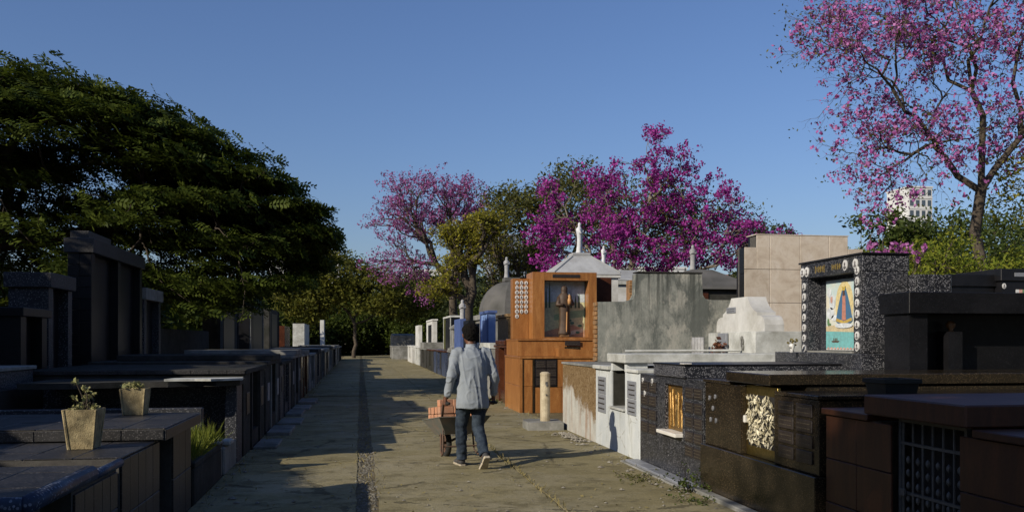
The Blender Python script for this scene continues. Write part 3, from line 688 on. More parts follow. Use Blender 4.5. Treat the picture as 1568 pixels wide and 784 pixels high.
# painted garden on the back of the niche, from flat glazed shapes
BY = FY + .33
def flaty(name, col, pts, y, parent):
    if name not in MATS: simple(name, col, tuple(min(1, q * .55 + .05) for q in col), 20, .3, .001, .5, lo=.4, hi=.7)
    return MB().prism(pts, 'y', y - .003, y).build(name.replace('glaze_', ''), name, parent)
pic = flaty('glaze_field', (.62, .62, .36), [(4.03, 1.645), (5.01, 1.645), (5.01, 2.895), (4.03, 2.895)], BY - .001, t)
flaty('glaze_heaven', (.55, .64, .68), [(4.03, 2.42), (4.5, 2.45), (5.01, 2.43), (5.01, 2.895), (4.03, 2.895)], BY - .0045, pic)
flaty('glaze_earth', (.60, .34, .20), [(4.03, 1.645), (5.01, 1.645), (5.01, 1.80), (4.75, 1.92), (4.45, 1.86), (4.03, 1.75)], BY - .0045, pic)
flaty('glaze_path', (.72, .62, .46), [(4.55, 1.66), (4.98, 1.76), (4.99, 1.84), (4.75, 1.80), (4.5, 1.71)], BY - .008, pic)
flaty('glaze_meadow', (.30, .44, .26), [(4.3, 2.02), (5.01, 2.10), (5.01, 2.26), (4.6, 2.22), (4.3, 2.14)], BY - .0045, pic)
for x, h_ in ((4.12, .5), (4.2, .62), (4.62, .30), (4.70, .34), (4.80, .30), (4.88, .36)): flaty('glaze_cypress', (.07, .13, .06), [(x - .02, 2.3), (x + .02, 2.3), (x + .015, 2.3 + h_ * .6), (x, 2.3 + h_), (x - .015, 2.3 + h_ * .6)], BY - .009, pic)
for x, z in ((4.66, 2.02), (4.9, 1.9), (4.72, 1.96), (4.85, 1.75), (4.6, 2.12)): flaty('glaze_bush', (.10, .24, .16), [(x + .05 * math.cos(a), z + .03 * math.sin(a)) for a in [k * .7 for k in range(9)]], BY - .012, pic)
st = thing('statue', 'brown-robed saint figure holding a child, standing in the orange niche', 'statue', (4.50, FY + .14, 1.64))
m = MB(); robed(m, 4.50, FY + .16, 1.70, 1.10, (0, -1), False)
m.tube([(4.40, FY + .16, 2.53), (4.34, FY + .10, 2.36), (4.45, FY + .02, 2.36)], [.06, .055, .035], 7); m.tube([(4.60, FY + .16, 2.53), (4.67, FY + .10, 2.38), (4.57, FY + .02, 2.36)], [.06, .055, .035], 7)
simple('robe_brown', (.045, .028, .018), (.07, .042, .026), 12, .6, .002, .4); simple('child_cloth', (.50, .26, .10), (.42, .22, .09), 12, .6, .002, .4)
m.build('robe', 'robe_brown', st, True)
m = MB(); m.lathe([(0, 0), (.04, .01), (.045, .10), (.025, .15), (.034, .19), (0, .225)], 4.59, FY + .02, 2.37, 10); m.build('child', 'child_cloth', st, True)
m = MB(); m.box(4.40, 4.60, FY + .06, FY + .26, 1.641, 1.70, .01); m.build('foot_block', 'wood_brown', st)
MB().tube([(4.53, FY + .055, 1.76), (4.54, FY + .055, 2.2)], .014, 6).build('cord', 'child_cloth', st)
bx('annex', 'granite_redbrown', t, 5.212, 5.65, 20.2, 21.2, 2.2, 3.0, .004); bx('annex_foot', 'granite_redbrown', t, 5.212, 5.6, 20.3, 21.2, 1.6, 2.2)

# standpipe
t = thing('standpipe', 'cream standpipe with a small tap on a concrete pad', 'standpipe', (3.3, 16.3, 0))
MB().prism([(2.86, 15.55), (3.48, 15.5), (3.52, 16.2), (3.0, 16.35), (2.86, 16.1)], 'z', 0, .15).build('pad', 'concrete_grey', t)
MB().lathe([(.088, 0), (.088, .80), (.092, .805), (.092, .84), (.06, .865), (0, .87)], 3.22, 15.85, .15, 18).build('pipe', 'pipe_cream', t, False)
tp = MB(); tp.tube([(3.22, 15.765, .80), (3.22, 15.70, .80), (3.22, 15.67, .76)], [.018, .02, .014], 8); tp.box(3.195, 3.245, 15.70, 15.715, .815, .845, .003); tp.tube([(3.22, 15.76, .62), (3.22, 15.72, .60)], .012, 6); tp.build('tap', 'iron', t)

# ------------------------------------------------------------------ tombs farther along the right side
def tomb(label, x0, x1, y0, y1, h, mat, slab='concrete_grey', name='tomb', bay=None, door='dark_hollow', group=None, side=1, pil=True, sl=.07, photos=0, posts=None):
    """x0: path face, x1: back. side=1 right of the path (faces -x), -1 left of it (faces +x)."""
    t = thing(name, label, 'tomb', ((x0 + x1) / 2, (y0 + y1) / 2, 0), group)
    a, b = min(x0, x1), max(x0, x1); s = side
    def fx(d0, d1): return (x0 + s * d0, x0 + s * d1) if s > 0 else (x0 - d1, x0 - d0)
    ym = (y0 + y1) / 2; w_ = (y1 - y0)
    dw = w_ * .17
    e = fx(0, abs(x1 - x0))
    bx('body', mat, t, e[0], e[1], y0 + .02, ym - dw, 0, h - sl, .006); bx('body', mat, t, e[0], e[1], ym + dw, y1 - .02, 0, h - sl, .006)
    bx('body', mat, t, e[0], e[1], ym - dw, ym + dw, 0, h * .22)
    d = fx(.12, .18); bx('door', door, t, d[0], d[1], ym - dw, ym + dw, h * .22, h - sl)
    d = fx(-.04, abs(x1 - x0) + .02)
    bx('slab', slab, t, d[0], d[1], y0, y1, h - sl + .003, h, .008)
    if bay:
        d = fx(-.07, abs(x1 - x0) * .9); bx('bay_slab', slab, t, d[0], d[1], ym - dw * 1.7, ym + dw * 1.7, h + .003, h + bay, .01)
    if pil:
        d = fx(-.025, .1)
        for yy in (ym - dw - .07, ym + dw + .07): bx('pilaster', posts or mat, t, d[0], d[1], yy - .06, yy + .06, 0, h - sl - .002)
    return t
def stele(label, x, y0, y1, z0, z1, mat, th=.25, group=None, name='headstone', top=None, cap=None, niche=False, inset='granite_black', side=1, cross=False):
    t = thing(name, label, 'headstone', (x, (y0 + y1) / 2, z0), group)
    ym = (y0 + y1) / 2
    xa, xb = x, x + th
    if top == 'arch':
        o = [(y0, z0), (y1, z0)] + [(ym + (y1 - y0) / 2 * math.cos(q), z1 - (y1 - y0) * .3 + (y1 - y0) * .3 * math.sin(q)) for q in [math.pi * k / 10 for k in range(11)]]
        MB().prism(o, 'x', xa, xb).build('stone', mat, t)
    elif top == 'gable':
        MB().prism([(y0, z0), (y1, z0), (y1, z1 - .2), (ym, z1), (y0, z1 - .2)], 'x', xa, xb).build('stone', mat, t)
    else: bx('stone', mat, t, xa, xb, y0, y1, z0, z1, .008)
    f = xa if side > 0 else xb
    if niche:
        bx('inset', inset, t, f - .012 if side > 0 else f - .05, f + .05 if side > 0 else f + .012, y0 + (y1 - y0) * .22, y1 - (y1 - y0) * .22, z0 + .15, z1 - .22)
        for yy in (y0 + .02, y1 - .10): bx('pilaster', cap or mat, t, f - .04 if side > 0 else f - .1, f + .1 if side > 0 else f + .04, yy, yy + .08, z0, z1 - .004)
    if cap: bx('cap', cap, t, xa - .05, xb + .05, y0 - .05, y1 + .05, z1 + .002, z1 + .10, .008)
    if cross:
        m = MB(); m.box(xa + .05, xa + .13, ym - .04, ym + .04, z1, z1 + .7); m.box(xa + .052, xa + .128, ym - .2, ym + .2, z1 + .42, z1 + .5); m.build('cross', mat, t)
    return t

tomb('dark red-brown granite tomb beyond the orange shrine', 3.55, 6, 21.6, 24.2, 1.45, 'granite_redbrown', 'granite_redbrown', bay=.12, door='bronze')
stele('tall dark red-brown headpiece with pilasters beyond the orange shrine', 4.2, 22.2, 25.2, 1.45, 2.35, 'granite_redbrown', niche=True, cap='granite_redbrown')
tomb('pale mossy concrete tomb with a thick slab, third past the orange shrine', 3.5, 6, 24.6, 27.4, 1.5, 'concrete_grey', 'concrete_white', bay=None, sl=.16)
tomb('dark terrazzo tomb between mossy concrete and blue tombs', 3.55, 6, 27.8, 31, 1.3, 'terrazzo_dark', 'terrazzo_dark', bay=.1)
stele('brown brick-textured headpiece next to the blue headpiece', 4.55, 28.2, 30.4, 1.3, 2.30, 'render_brown', cap='render_brown')
stele('pale blue headpiece with a bright narrow edge', 4.35, 31.2, 33.2, 1.0, 2.50, 'paint_blue_pale', niche=True, inset='paint_blue', cap='paint_blue')
tomb('tomb under the pale blue headpiece', 3.55, 6, 31.3, 34.4, 1.2, 'concrete_dark', 'concrete_grey', bay=.1)
stele('dark black granite headpiece beside the deep blue one', 4.1, 35, 36.8, 1.0, 2.35, 'granite_black')
stele('deep blue painted headpiece with plain flat top', 4.0, 37.1, 39.4, 1.0, 2.45, 'paint_blue')
tomb('tomb under the deep blue headpiece', 3.6, 6, 34.8, 38.2, 1.15, 'terrazzo_mid', 'concrete_grey', bay=.1)
tomb('blue speckled terrazzo tomb with white-edged pilasters and a brown slab', 3.55, 6.2, 38.6, 45, 1.12, 'terrazzo_blue', 'granite_redbrown', posts='concrete_dark')
t = thing('pedestal', 'weathered grey pedestal carrying a small pale statue, by the blue terrazzo tomb', 'pedestal', (4.9, 43, 1.1))
MB().loft([[(4.75 + s * a, 43 + q * a, 1.1 + z) for s, q in ((-1, -1), (1, -1), (1, 1), (-1, 1))] for a, z in ((.55, 0), (.55, .15), (.48, .2), (.48, .95), (.56, 1.0), (.56, 1.1), (.3, 1.25))]).build('block', 'concrete_grey', t)
st = thing('statue', 'small pale praying statue on the weathered grey pedestal', 'statue', (4.75, 43, 2.35)); 
m = robed(MB(), 4.75, 43, 2.35, 1.15); m.build('figure', 'statue_grey', st, True)
tomb('low brown-edged tomb with a tan door beyond the blue terrazzo tomb', 3.6, 6.2, 46, 50, 1.1, 'concrete_dark', 'granite_redbrown', door='wood_brown')
hb = stele('black granite headpiece with a mossy edge and pale flat cap', 4.6, 47, 51, 1.0, 2.75, 'granite_black', cap='concrete_white', niche=True, th=.5)
bx('moss_face', 'leaf_olive', hb, 4.585, 4.598, 50.0, 50.9, 1.0, 2.7)
tomb('white-slab tomb with a grey sarcophagus top', 3.6, 6.2, 51, 56, 1.1, 'concrete_dark', 'concrete_grey', bay=.35)
stele('white frame-like headpiece with two dark openings', 4.3, 55, 60, 1.1, 2.75, 'concrete_clean', niche=True, cap='concrete_clean')
tomb('whitewashed tomb with a white post at its corner', 3.6, 6.2, 57, 62, 1.15, 'concrete_white', 'concrete_clean', posts='concrete_clean')
stele('pale bluish-white slender headpiece above the whitewashed tomb', 3.9, 62.5, 66, .8, 2.6, 'paint_white' if 'paint_white' in MATS else 'concrete_clean')
tomb('bluish-white end tomb of the sunlit row', 3.5, 6.2, 63, 69, 1.2, 'concrete_clean', 'concrete_clean')
tomb('low grey tomb where the path ends beneath the dark trees', 2.6, 6, 76, 82, 1.1, 'concrete_grey', 'concrete_grey')
stele('weathered grey headpiece under the dark trees at the path end', 2.9, 84, 90, 0, 2.2, 'concrete_grey', top='gable', th=2)

# ------------------------------------------------------------------ chapels and statues behind the row
t = thing('chapel', 'small chapel with a pale pyramidal cement roof behind the orange shrine', 'chapel', (6.56, 27.05, 0))
bx('wall', 'concrete_clean', t, 5.62, 7.50, 26.1, 28.0, 0, 3.40); bx('cornice', 'concrete_clean', t, 5.55, 7.57, 26.03, 28.07, 3.403, 3.50, .01)
for yy in (0,): MB().box(6.2, 6.9, 26.07, 26.098, 0, 2.3).build('door', 'iron', t)
MB().loft([[(6.56 + s * a, 27.05 + q * a, 3.502 + z) for s, q in ((-1, -1), (1, -1), (1, 1), (-1, 1))] for a, z in ((1.04, 0), (1.0, .05), (.29, .58), (.29, .62))]).build('roof', 'roof_cement', t)
for s, q in ((-1, -1), (1, -1), (1, 1), (-1, 1)): MB().tube([(6.56 + s * 1.0, 27.05 + q * 1.0, 3.56), (6.56 + s * .29, 27.05 + q * .29, 4.09)], .025, 6).build('ridge', 'roof_cement', t)
bx('finial_block', 'roof_cement', t, 6.28, 6.84, 26.77, 27.33, 4.123, 4.20, .01)
st = thing('statue', 'tall white praying statue on top of the pyramidal chapel roof', 'statue', (6.56, 27.05, 4.2)); m = robed(MB(), 6.55, 27.05, 4.20, .95, (.9, -.43)); m.build('figure', 'statue_white', st, True)
t = thing('chapel', 'small chapel with a low hipped cement roof, right of the pyramidal one', 'chapel', (9.3, 31, 0))
bx('wall', 'concrete_clean', t, 7.9, 10.4, 30, 32.5, 0, 3.45); bx('cornice', 'concrete_white', t, 7.8, 10.5, 29.9, 32.6, 3.453, 3.6, .01)
MB().loft([[(9.15 + s * a * 1.02, 31.2 + q * a, 3.602 + z) for s, q in ((-1, -1), (1, -1), (1, 1), (-1, 1))] for a, z in ((1.32, 0), (1.28, .05), (.3, .42))]).build('roof', 'roof_cement', t)
st = thing('statue', 'smaller white statue on the low hipped chapel roof', 'statue', (8.6, 31, 4.0)); m = robed(MB(), 8.38, 31, 4.12, .76, (.6, -.8)); m.build('figure', 'statue_white', st, True)
bx('foot_block', 'roof_cement', st, 8.2, 8.56, 30.8, 31.2, 3.75, 4.12, .01)
t = thing('brick_pier', 'short pier of bare tan bricks between plaster wall and chapels', 'pier', (7.0, 22.5, 0))
bx('core', 'brick_old', t, 6.62, 6.98, 22.0, 22.3, 0, 3.06)
for k in range(14): bx('brick', 'brick_old', t, 6.60 + .01 * (k % 2), 7.0, 21.975, 21.999, 2.0 + k * .077, 2.068 + k * .077, .004)
t = thing('chapel', 'low mausoleum with a dark sloping slab roof behind the plaster wall', 'chapel', (9.5, 25, 0))
bx('wall', 'concrete_dark', t, 8.3, 10.6, 23.6, 25.8, 0, 2.95); bx('panel', 'granite_redbrown', t, 8.6, 9.3, 23.57, 23.598, 1.2, 2.9)
MB().loft([[(9.45 + s * a * 1.06, 24.7 + q * a, 2.953 + z) for s, q in ((-1, -1), (1, -1), (1, 1), (-1, 1))] for a, z in ((1.25, 0), (1.22, .06), (.28, .60))]).build('roof', 'roof_dark', t)
st = thing('statue', 'grey weathered statue on the dark sloping mausoleum roof', 'statue', (9.35, 24.7, 3.55)); m = robed(MB(), 9.28, 24.7, 3.55, .72); m.build('figure', 'statue_grey', st, True)
# dark dome
t = thing('chapel', 'small mausoleum with a dark ribbed dome and pale drum', 'chapel', (5.7, 35, 0))
bx('wall', 'concrete_grey', t, 4.55, 7.2, 34.0, 36.4, 0, 2.35); bx('cornice', 'concrete_grey', t, 4.47, 7.28, 33.92, 36.48, 2.353, 2.55, .01)
m = MB(); rings = []
for k in range(9):
    a = math.pi / 2 * k / 8; r_ = 1.34 * math.cos(a) ** .8 if k < 8 else .12
    rings.append([(5.88 + max(r_, .2) * math.cos(2 * math.pi * q / 8 + math.pi / 8) * 1.04, 35.2 + max(r_, .2) * math.sin(2 * math.pi * q / 8 + math.pi / 8), 2.553 + 1.32 * math.sin(a)) for q in range(8)])
m.loft(rings).build('dome', 'roof_dark', t)
m = MB()
for k in range(3, 8): z = 2.56 + k * .16; m.lathe([(1.42 - .0, 0), (1.42, .02)], 5.88, 35.2, 2.556 + (k - 3) * .03, 8)
bx('finial_block', 'roof_dark', t, 5.5, 6.1, 34.9, 35.5, 3.85, 4.0, .01)
st = thing('statue', 'weathered pale statue on the dark ribbed dome', 'statue', (5.7, 35.2, 4.0)); m = robed(MB(), 5.62, 35.2, 4.0, .82); m.build('figure', 'statue_grey', st, True)

# beige stepped wall
t = thing('headstone', 'tall beige marble-tiled tomb wall with stepped top and black tiled edge', 'headstone', (6.6, 13.3, 0))
bx('core', 'grout', t, 5.72, 7.62, 14.952, 15.25, 0, 3.03); 
BYY = 14.95
def bp(u0, u1, v0, v1): panels(t, 'tile', 'tile_beige', 'y', BYY, u0, u1, v0, v1, 1, 1, .015, .006)
sc = BYY / 13.0
xs = [6.55, 7.00, 7.55, 8.09, 8.62, 8.72]; xl = 6.55
bpy.data.objects.remove(t.children[0])
bx('core', 'grout', t, 6.565, 8.75, 14.952, 15.25, 0, 3.17); bx('core', 'grout', t, 6.79, 8.46, 14.952, 15.25, 3.17, 3.38)
cols = [(6.55, 7.02), (7.02, 7.58), (7.58, 8.12), (8.12, 8.77)]
for (a, b) in cols:
    for v0, v1 in ((1.2, 1.66), (1.66, 2.22), (2.22, 2.80)): bp(a, b, v0, v1)
for (a, b, v1) in ((6.55, 6.77, 3.18), (6.77, 7.02, 3.395), (7.02, 7.58, 3.395), (7.58, 8.12, 3.395), (8.12, 8.48, 3.395), (8.48, 8.77, 3.18)): bp(a, b, 2.80, v1)
panels(t, 'tile', 'granite_black', 'x', 6.565, 14.955, 15.15, .5, 3.17, 1, 6, .02, .006); bx('back_slab', 'granite_black', t, 6.57, 8.75, 15.252, 15.32, 0, 2.95); bx('back_slab', 'granite_black', t, 6.79, 8.4, 15.252, 15.32, 2.953, 3.39)
bx('cap', 'tile_beige', t, 6.76, 8.49, 14.93, 15.34, 3.397, 3.412)

# dark far tombs at right, among the trees
for k, (x, y, w_, z1, lb) in enumerate(((11.9, 17.0, 1.0, 2.92, 'black tomb with small white plaques beside the pink-flowered tree trunk'), (12.93, 16.8, 1.6, 3.03, 'black tomb with a coloured tile strip right of the pink-flowered tree'))):
    t = thing('tomb', lb, 'tomb', (x, y, 0))
    bx('body', 'granite_black', t, x, x + w_, y, y + 1.4, 0, z1 - .25); bx('slab', 'granite_black', t, x - .05, x + w_ + .05, y - .05, y + 1.4, z1 - .247, z1, .01)
    if k == 0: plaque(t, 'y', y - .001, x + .02, x + .10, z1 - .55, z1 - .42, 'porcelain', 0)
    else:
        for q in range(2): plaque(t, 'y', y - .051, x + .25 + q * .35, x + .47 + q * .35, z1 - .16, z1 - .08, 'plaque_grey', 0)
        for q in range(8): bx('strip_tile', ['porcelain', 'glaze_rose', 'glaze_palm', 'porcelain'][q % 4], t, x + .32 + q * .075, x + .39 + q * .075, y - .012, y - .001, z1 - .52, z1 - .42)
        oval_photo(t, (x + .05, y - .001, z1 - .35), '-y', .04, .06)

# ------------------------------------------------------------------ left side of the path
XL = -1.55
# nearest tiled tomb
t = thing('tomb', 'dark tiled tomb with a rounded blue-black slab edge, beside the planted pots', 'tomb', (-2.5, 5, 0))
bx('body', 'grout', t, -4.2, XL - .02, 3.0, 4.86, 0, .76); bx('body', 'grout', t, -4.2, XL - .02, 5.36, 6.30, 0, .74); bx('body', 'dark_hollow', t, -4.2, XL - .2, 4.86, 5.36, 0, .74)
bx('slab', 'grout', t, -4.2, XL + .0, 4.55, 5.63, .762, .838); MB().tube([(XL + .005, 4.55, .80), (XL + .005, 5.63, .80)], .047, 10).build('slab_edge', 'terrazzo_blue', t, True); MB().tube([(XL + .005, 4.55, .80), (-4.2, 4.55, .80)], .047, 10).build('slab_edge', 'terrazzo_blue', t, True)
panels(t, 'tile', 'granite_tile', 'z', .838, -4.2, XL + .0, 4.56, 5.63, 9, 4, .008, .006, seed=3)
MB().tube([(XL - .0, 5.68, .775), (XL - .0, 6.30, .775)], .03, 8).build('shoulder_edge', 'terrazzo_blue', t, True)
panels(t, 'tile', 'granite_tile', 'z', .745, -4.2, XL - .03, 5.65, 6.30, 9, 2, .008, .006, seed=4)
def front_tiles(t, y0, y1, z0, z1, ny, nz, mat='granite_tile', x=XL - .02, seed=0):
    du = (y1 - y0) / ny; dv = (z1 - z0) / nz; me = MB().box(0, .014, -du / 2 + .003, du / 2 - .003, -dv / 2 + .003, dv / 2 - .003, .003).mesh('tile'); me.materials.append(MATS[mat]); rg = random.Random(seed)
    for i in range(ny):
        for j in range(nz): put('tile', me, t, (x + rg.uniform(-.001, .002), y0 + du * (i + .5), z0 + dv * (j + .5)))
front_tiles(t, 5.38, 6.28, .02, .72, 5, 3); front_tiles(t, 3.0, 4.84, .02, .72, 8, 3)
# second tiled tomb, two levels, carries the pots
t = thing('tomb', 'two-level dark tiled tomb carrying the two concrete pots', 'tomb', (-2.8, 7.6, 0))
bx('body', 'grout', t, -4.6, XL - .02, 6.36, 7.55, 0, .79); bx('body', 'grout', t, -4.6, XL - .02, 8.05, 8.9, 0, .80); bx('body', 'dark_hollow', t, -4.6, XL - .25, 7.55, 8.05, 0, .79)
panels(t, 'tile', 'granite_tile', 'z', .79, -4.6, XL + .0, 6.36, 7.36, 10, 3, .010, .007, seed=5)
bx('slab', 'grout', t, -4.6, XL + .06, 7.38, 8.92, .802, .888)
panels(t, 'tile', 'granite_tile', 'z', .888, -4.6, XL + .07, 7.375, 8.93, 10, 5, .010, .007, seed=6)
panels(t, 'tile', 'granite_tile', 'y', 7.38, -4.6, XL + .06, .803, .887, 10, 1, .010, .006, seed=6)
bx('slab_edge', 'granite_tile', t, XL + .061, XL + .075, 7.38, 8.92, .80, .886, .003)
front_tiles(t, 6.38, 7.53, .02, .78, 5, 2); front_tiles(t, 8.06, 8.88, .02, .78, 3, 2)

def square_pot(label, x, y, z, h, a0, a1):
    t = thing('planter', label, 'planter', (x, y, z))
    m = MB(); m.loft([[(x + s * a, y + q * a, z + k) for s, q in ((-1, -1), (1, -1), (1, 1), (-1, 1))] for a, k in ((a0, 0), (a1, h), (a1 * .84, h), (a1 * .8, h - .03))]).build('pot', 'pot_concrete', t)
    for s, q in ((-1, -1), (1, -1), (1, 1), (-1, 1)): MB().tube([(x + s * a0 * .97, y + q * a0 * .97, z), (x + s * a1 * .97, y + q * a1 * .97, z + h)], .011, 6).build('corner_rib', 'pot_concrete', t)
    bx('soil', 'soil', t, x - a1 * .8, x + a1 * .8, y - a1 * .8, y + a1 * .8, z + h - .035, z + h - .025)
    return t
t = square_pot('tapered mossy concrete pot with a branching succulent, on the lower tiled level', -1.95, 6.95, .802, .28, .082, .112)
m = MB(); rg = random.Random(3); C = []
for k in range(7):
    a = rg.uniform(0, 6.28); hh = rg.uniform(.06, .2); p0 = (-1.95 + rg.uniform(-.05, .05), 6.95 + rg.uniform(-.05, .05), 1.06); p1 = (p0[0] + math.cos(a) * hh * .4, p0[1] + math.sin(a) * hh * .4, 1.09 + hh); m.tube([p0, ((p0[0] + p1[0]) / 2 + .01, (p0[1] + p1[1]) / 2, 1.08 + hh * .5), p1], [.006, .005, .004], 5); C.append(p1)
for k in range(16): C.append((-1.95 + rg.uniform(-.08, .08), 6.95 + rg.uniform(-.08, .08), 1.08 + rg.uniform(0, .02)))
m.build('stem', 'bark', t); leafy('leaves', rand_leaves(np.array(C), (.012, .012, .010), .018, 3, .4, .55, 9), 'succulent', t)
t = square_pot('tapered mossy concrete pot with dry rosettes, on the upper tiled level', -2.02, 8.76, .90, .235, .085, .108)
C = [(-2.02 + rg.uniform(-.1, .1), 8.76 + rg.uniform(-.1, .1), 1.145 + rg.uniform(0, .03)) for k in range(22)]
leafy('leaves', rand_leaves(np.array(C), (.015, .015, .010), .02, 5, .4, .55, 8), 'succulent', t)

# mausoleums of the next row, farther left
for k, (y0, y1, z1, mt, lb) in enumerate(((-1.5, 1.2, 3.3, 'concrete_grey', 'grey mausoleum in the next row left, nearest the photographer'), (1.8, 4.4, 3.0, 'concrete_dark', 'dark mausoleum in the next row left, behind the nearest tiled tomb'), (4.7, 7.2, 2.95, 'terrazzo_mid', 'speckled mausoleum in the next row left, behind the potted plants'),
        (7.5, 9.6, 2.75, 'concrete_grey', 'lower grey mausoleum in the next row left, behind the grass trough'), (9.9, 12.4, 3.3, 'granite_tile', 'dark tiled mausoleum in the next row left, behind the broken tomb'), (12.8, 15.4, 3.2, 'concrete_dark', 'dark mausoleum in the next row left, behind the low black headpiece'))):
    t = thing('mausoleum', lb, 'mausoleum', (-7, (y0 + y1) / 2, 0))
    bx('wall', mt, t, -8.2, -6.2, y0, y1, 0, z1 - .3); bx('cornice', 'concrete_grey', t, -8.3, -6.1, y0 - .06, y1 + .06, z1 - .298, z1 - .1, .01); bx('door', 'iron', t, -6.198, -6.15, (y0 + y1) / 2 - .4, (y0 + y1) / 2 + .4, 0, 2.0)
    MB().prism([(y0, z1 - .098), (y1, z1 - .098), ((y0 + y1) / 2, z1 + .12)], 'x', -8.2, -6.2).build('gable', mt, t)
    m = MB(); ym = (y0 + y1) / 2; m.box(-6.4, -6.3, ym - .05, ym + .05, z1 + .1, z1 + .75); m.box(-6.39, -6.31, ym - .22, ym + .22, z1 + .42, z1 + .52)
    if k in (0, 4): m.build('cross', 'concrete_grey', t)

# grass trough
t = thing('planter', 'low concrete trough full of bright green grass beside the tiled tomb', 'planter', (-1.9, 9.9, 0))
bx('trough', 'concrete_dark', t, -2.5, -1.55, 9.0, 10.75, 0, .36, .02); bx('rim', 'concrete_dark', t, -1.64, -1.54, 9.0, 10.75, .362, .42, .01)
bx('rim', 'concrete_grey', t, -1.66, -1.52, 10.4, 10.7, .423, .455, .01)
rs = np.random.RandomState(2)
leafy('grass', grass_mesh(np.c_[rs.uniform(-2.45, -1.57, 3200), rs.uniform(9.05, 10.7, 3200), np.full(3200, .40)], .30, 3, .45, .006), 'grass_blade', t)['kind'] = 'stuff'

# broken tomb
t = thing('tomb', 'broken terrazzo tomb with a collapsed pale slab and open hollow', 'tomb', (-2.5, 11.8, 0))
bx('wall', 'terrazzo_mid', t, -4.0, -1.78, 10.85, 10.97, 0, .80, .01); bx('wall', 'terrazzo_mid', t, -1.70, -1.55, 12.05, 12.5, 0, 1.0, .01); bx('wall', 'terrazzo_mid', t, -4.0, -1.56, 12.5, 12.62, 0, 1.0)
bx('post', 'concrete_grey', t, -1.76, -1.58, 10.86, 11.0, 0, .45, .02); bx('kerb', 'concrete_grey', t, -1.72, -1.55, 11.0, 12.0, 0, .33, .02)
bx('floor', 'soil', t, -4, -1.72, 10.97, 12.5, 0, .25); bx('back', 'dark_hollow', t, -4.12, -4.0, 10.85, 12.6, 0, 1.0)
m = MB(); rg = random.Random(9); yy = [11.75 + .08 * k for k in range(11)]
o = [(-3.3, 11.3), (-2.8, 11.55), (-2.3, 11.6), (-2.0, 11.75), (-1.75, 11.7), (-1.5, 11.95), (-1.52, 12.66), (-3.9, 12.66), (-3.9, 11.3)]
m.prism(o, 'z', 1.003, 1.07).build('broken_slab', 'concrete_dark', t); MB().prism([(-2.35, 11.62), (-2.0, 11.66), (-1.80, 11.60), (-1.46, 11.86), (-1.48, 12.1), (-2.3, 12.0)], 'z', 1.073, 1.10).build('fragment', 'concrete_white', t)
bx('fragment', 'concrete_white', t, -1.9, -1.5, 11.1, 11.35, .34, .40, .015); bx('brick', 'brick_clay', t, -1.95, -1.8, 11.4, 11.6, .251, .32, .01)
rs = np.random.RandomState(3)
leafy('weeds', grass_mesh(np.c_[rs.normal(-2.3, .2, 160), rs.uniform(11, 12.3, 160), np.full(160, .25)], .45, 3, .35, .005), 'grass_dry', t)['kind'] = 'stuff'

# terrazzo body behind the pots
t = thing('tomb', 'grey speckled terrazzo tomb block behind the potted plants', 'tomb', (-4.6, 11.5, 0))
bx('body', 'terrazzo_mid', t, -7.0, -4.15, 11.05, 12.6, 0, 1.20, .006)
bx('slab', 'concrete_grey', t, -7.05, -4.12, 11.0, 12.65, 1.203, 1.25, .008)

# row of tombs along the shaded side
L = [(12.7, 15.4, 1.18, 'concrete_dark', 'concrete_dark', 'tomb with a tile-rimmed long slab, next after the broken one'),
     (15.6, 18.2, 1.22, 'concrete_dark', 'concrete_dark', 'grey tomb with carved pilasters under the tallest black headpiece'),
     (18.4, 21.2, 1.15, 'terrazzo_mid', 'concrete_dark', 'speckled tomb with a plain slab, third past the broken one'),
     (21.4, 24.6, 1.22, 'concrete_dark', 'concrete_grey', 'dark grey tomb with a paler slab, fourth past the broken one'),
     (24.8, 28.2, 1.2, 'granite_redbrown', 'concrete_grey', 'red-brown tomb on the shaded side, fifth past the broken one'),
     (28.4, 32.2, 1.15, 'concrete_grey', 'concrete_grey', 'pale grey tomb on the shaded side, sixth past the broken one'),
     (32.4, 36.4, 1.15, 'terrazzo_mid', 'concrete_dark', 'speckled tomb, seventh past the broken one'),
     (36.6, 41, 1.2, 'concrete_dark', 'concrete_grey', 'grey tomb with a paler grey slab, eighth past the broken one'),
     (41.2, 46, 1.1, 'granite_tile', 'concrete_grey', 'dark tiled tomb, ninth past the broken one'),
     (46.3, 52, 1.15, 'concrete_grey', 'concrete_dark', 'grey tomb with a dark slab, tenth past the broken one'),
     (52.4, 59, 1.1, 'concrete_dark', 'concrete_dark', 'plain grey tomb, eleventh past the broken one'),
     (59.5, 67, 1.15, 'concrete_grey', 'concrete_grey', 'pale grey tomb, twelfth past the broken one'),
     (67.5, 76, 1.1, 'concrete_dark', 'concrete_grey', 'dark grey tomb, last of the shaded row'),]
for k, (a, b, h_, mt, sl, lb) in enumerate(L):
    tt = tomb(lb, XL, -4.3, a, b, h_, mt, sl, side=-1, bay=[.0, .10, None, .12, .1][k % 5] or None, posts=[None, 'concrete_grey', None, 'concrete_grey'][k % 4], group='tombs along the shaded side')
    if k == 0: panels(tt, 'rim_tile', 'granite_tile', 'y', 12.7, -4.3, XL + .02, 1.115, 1.175, 12, 1, .012, .006, seed=1)
    if k < 6:
        ym = (a + b) / 2
        for s in (-1, 1):
            p = bx('plaque', 'plaque_grey' if k % 2 else 'plaque', tt, XL + .001, XL + .014, ym + s * (b - a) * .34 - .16, ym + s * (b - a) * .34 + .16, .55, .85, .003)
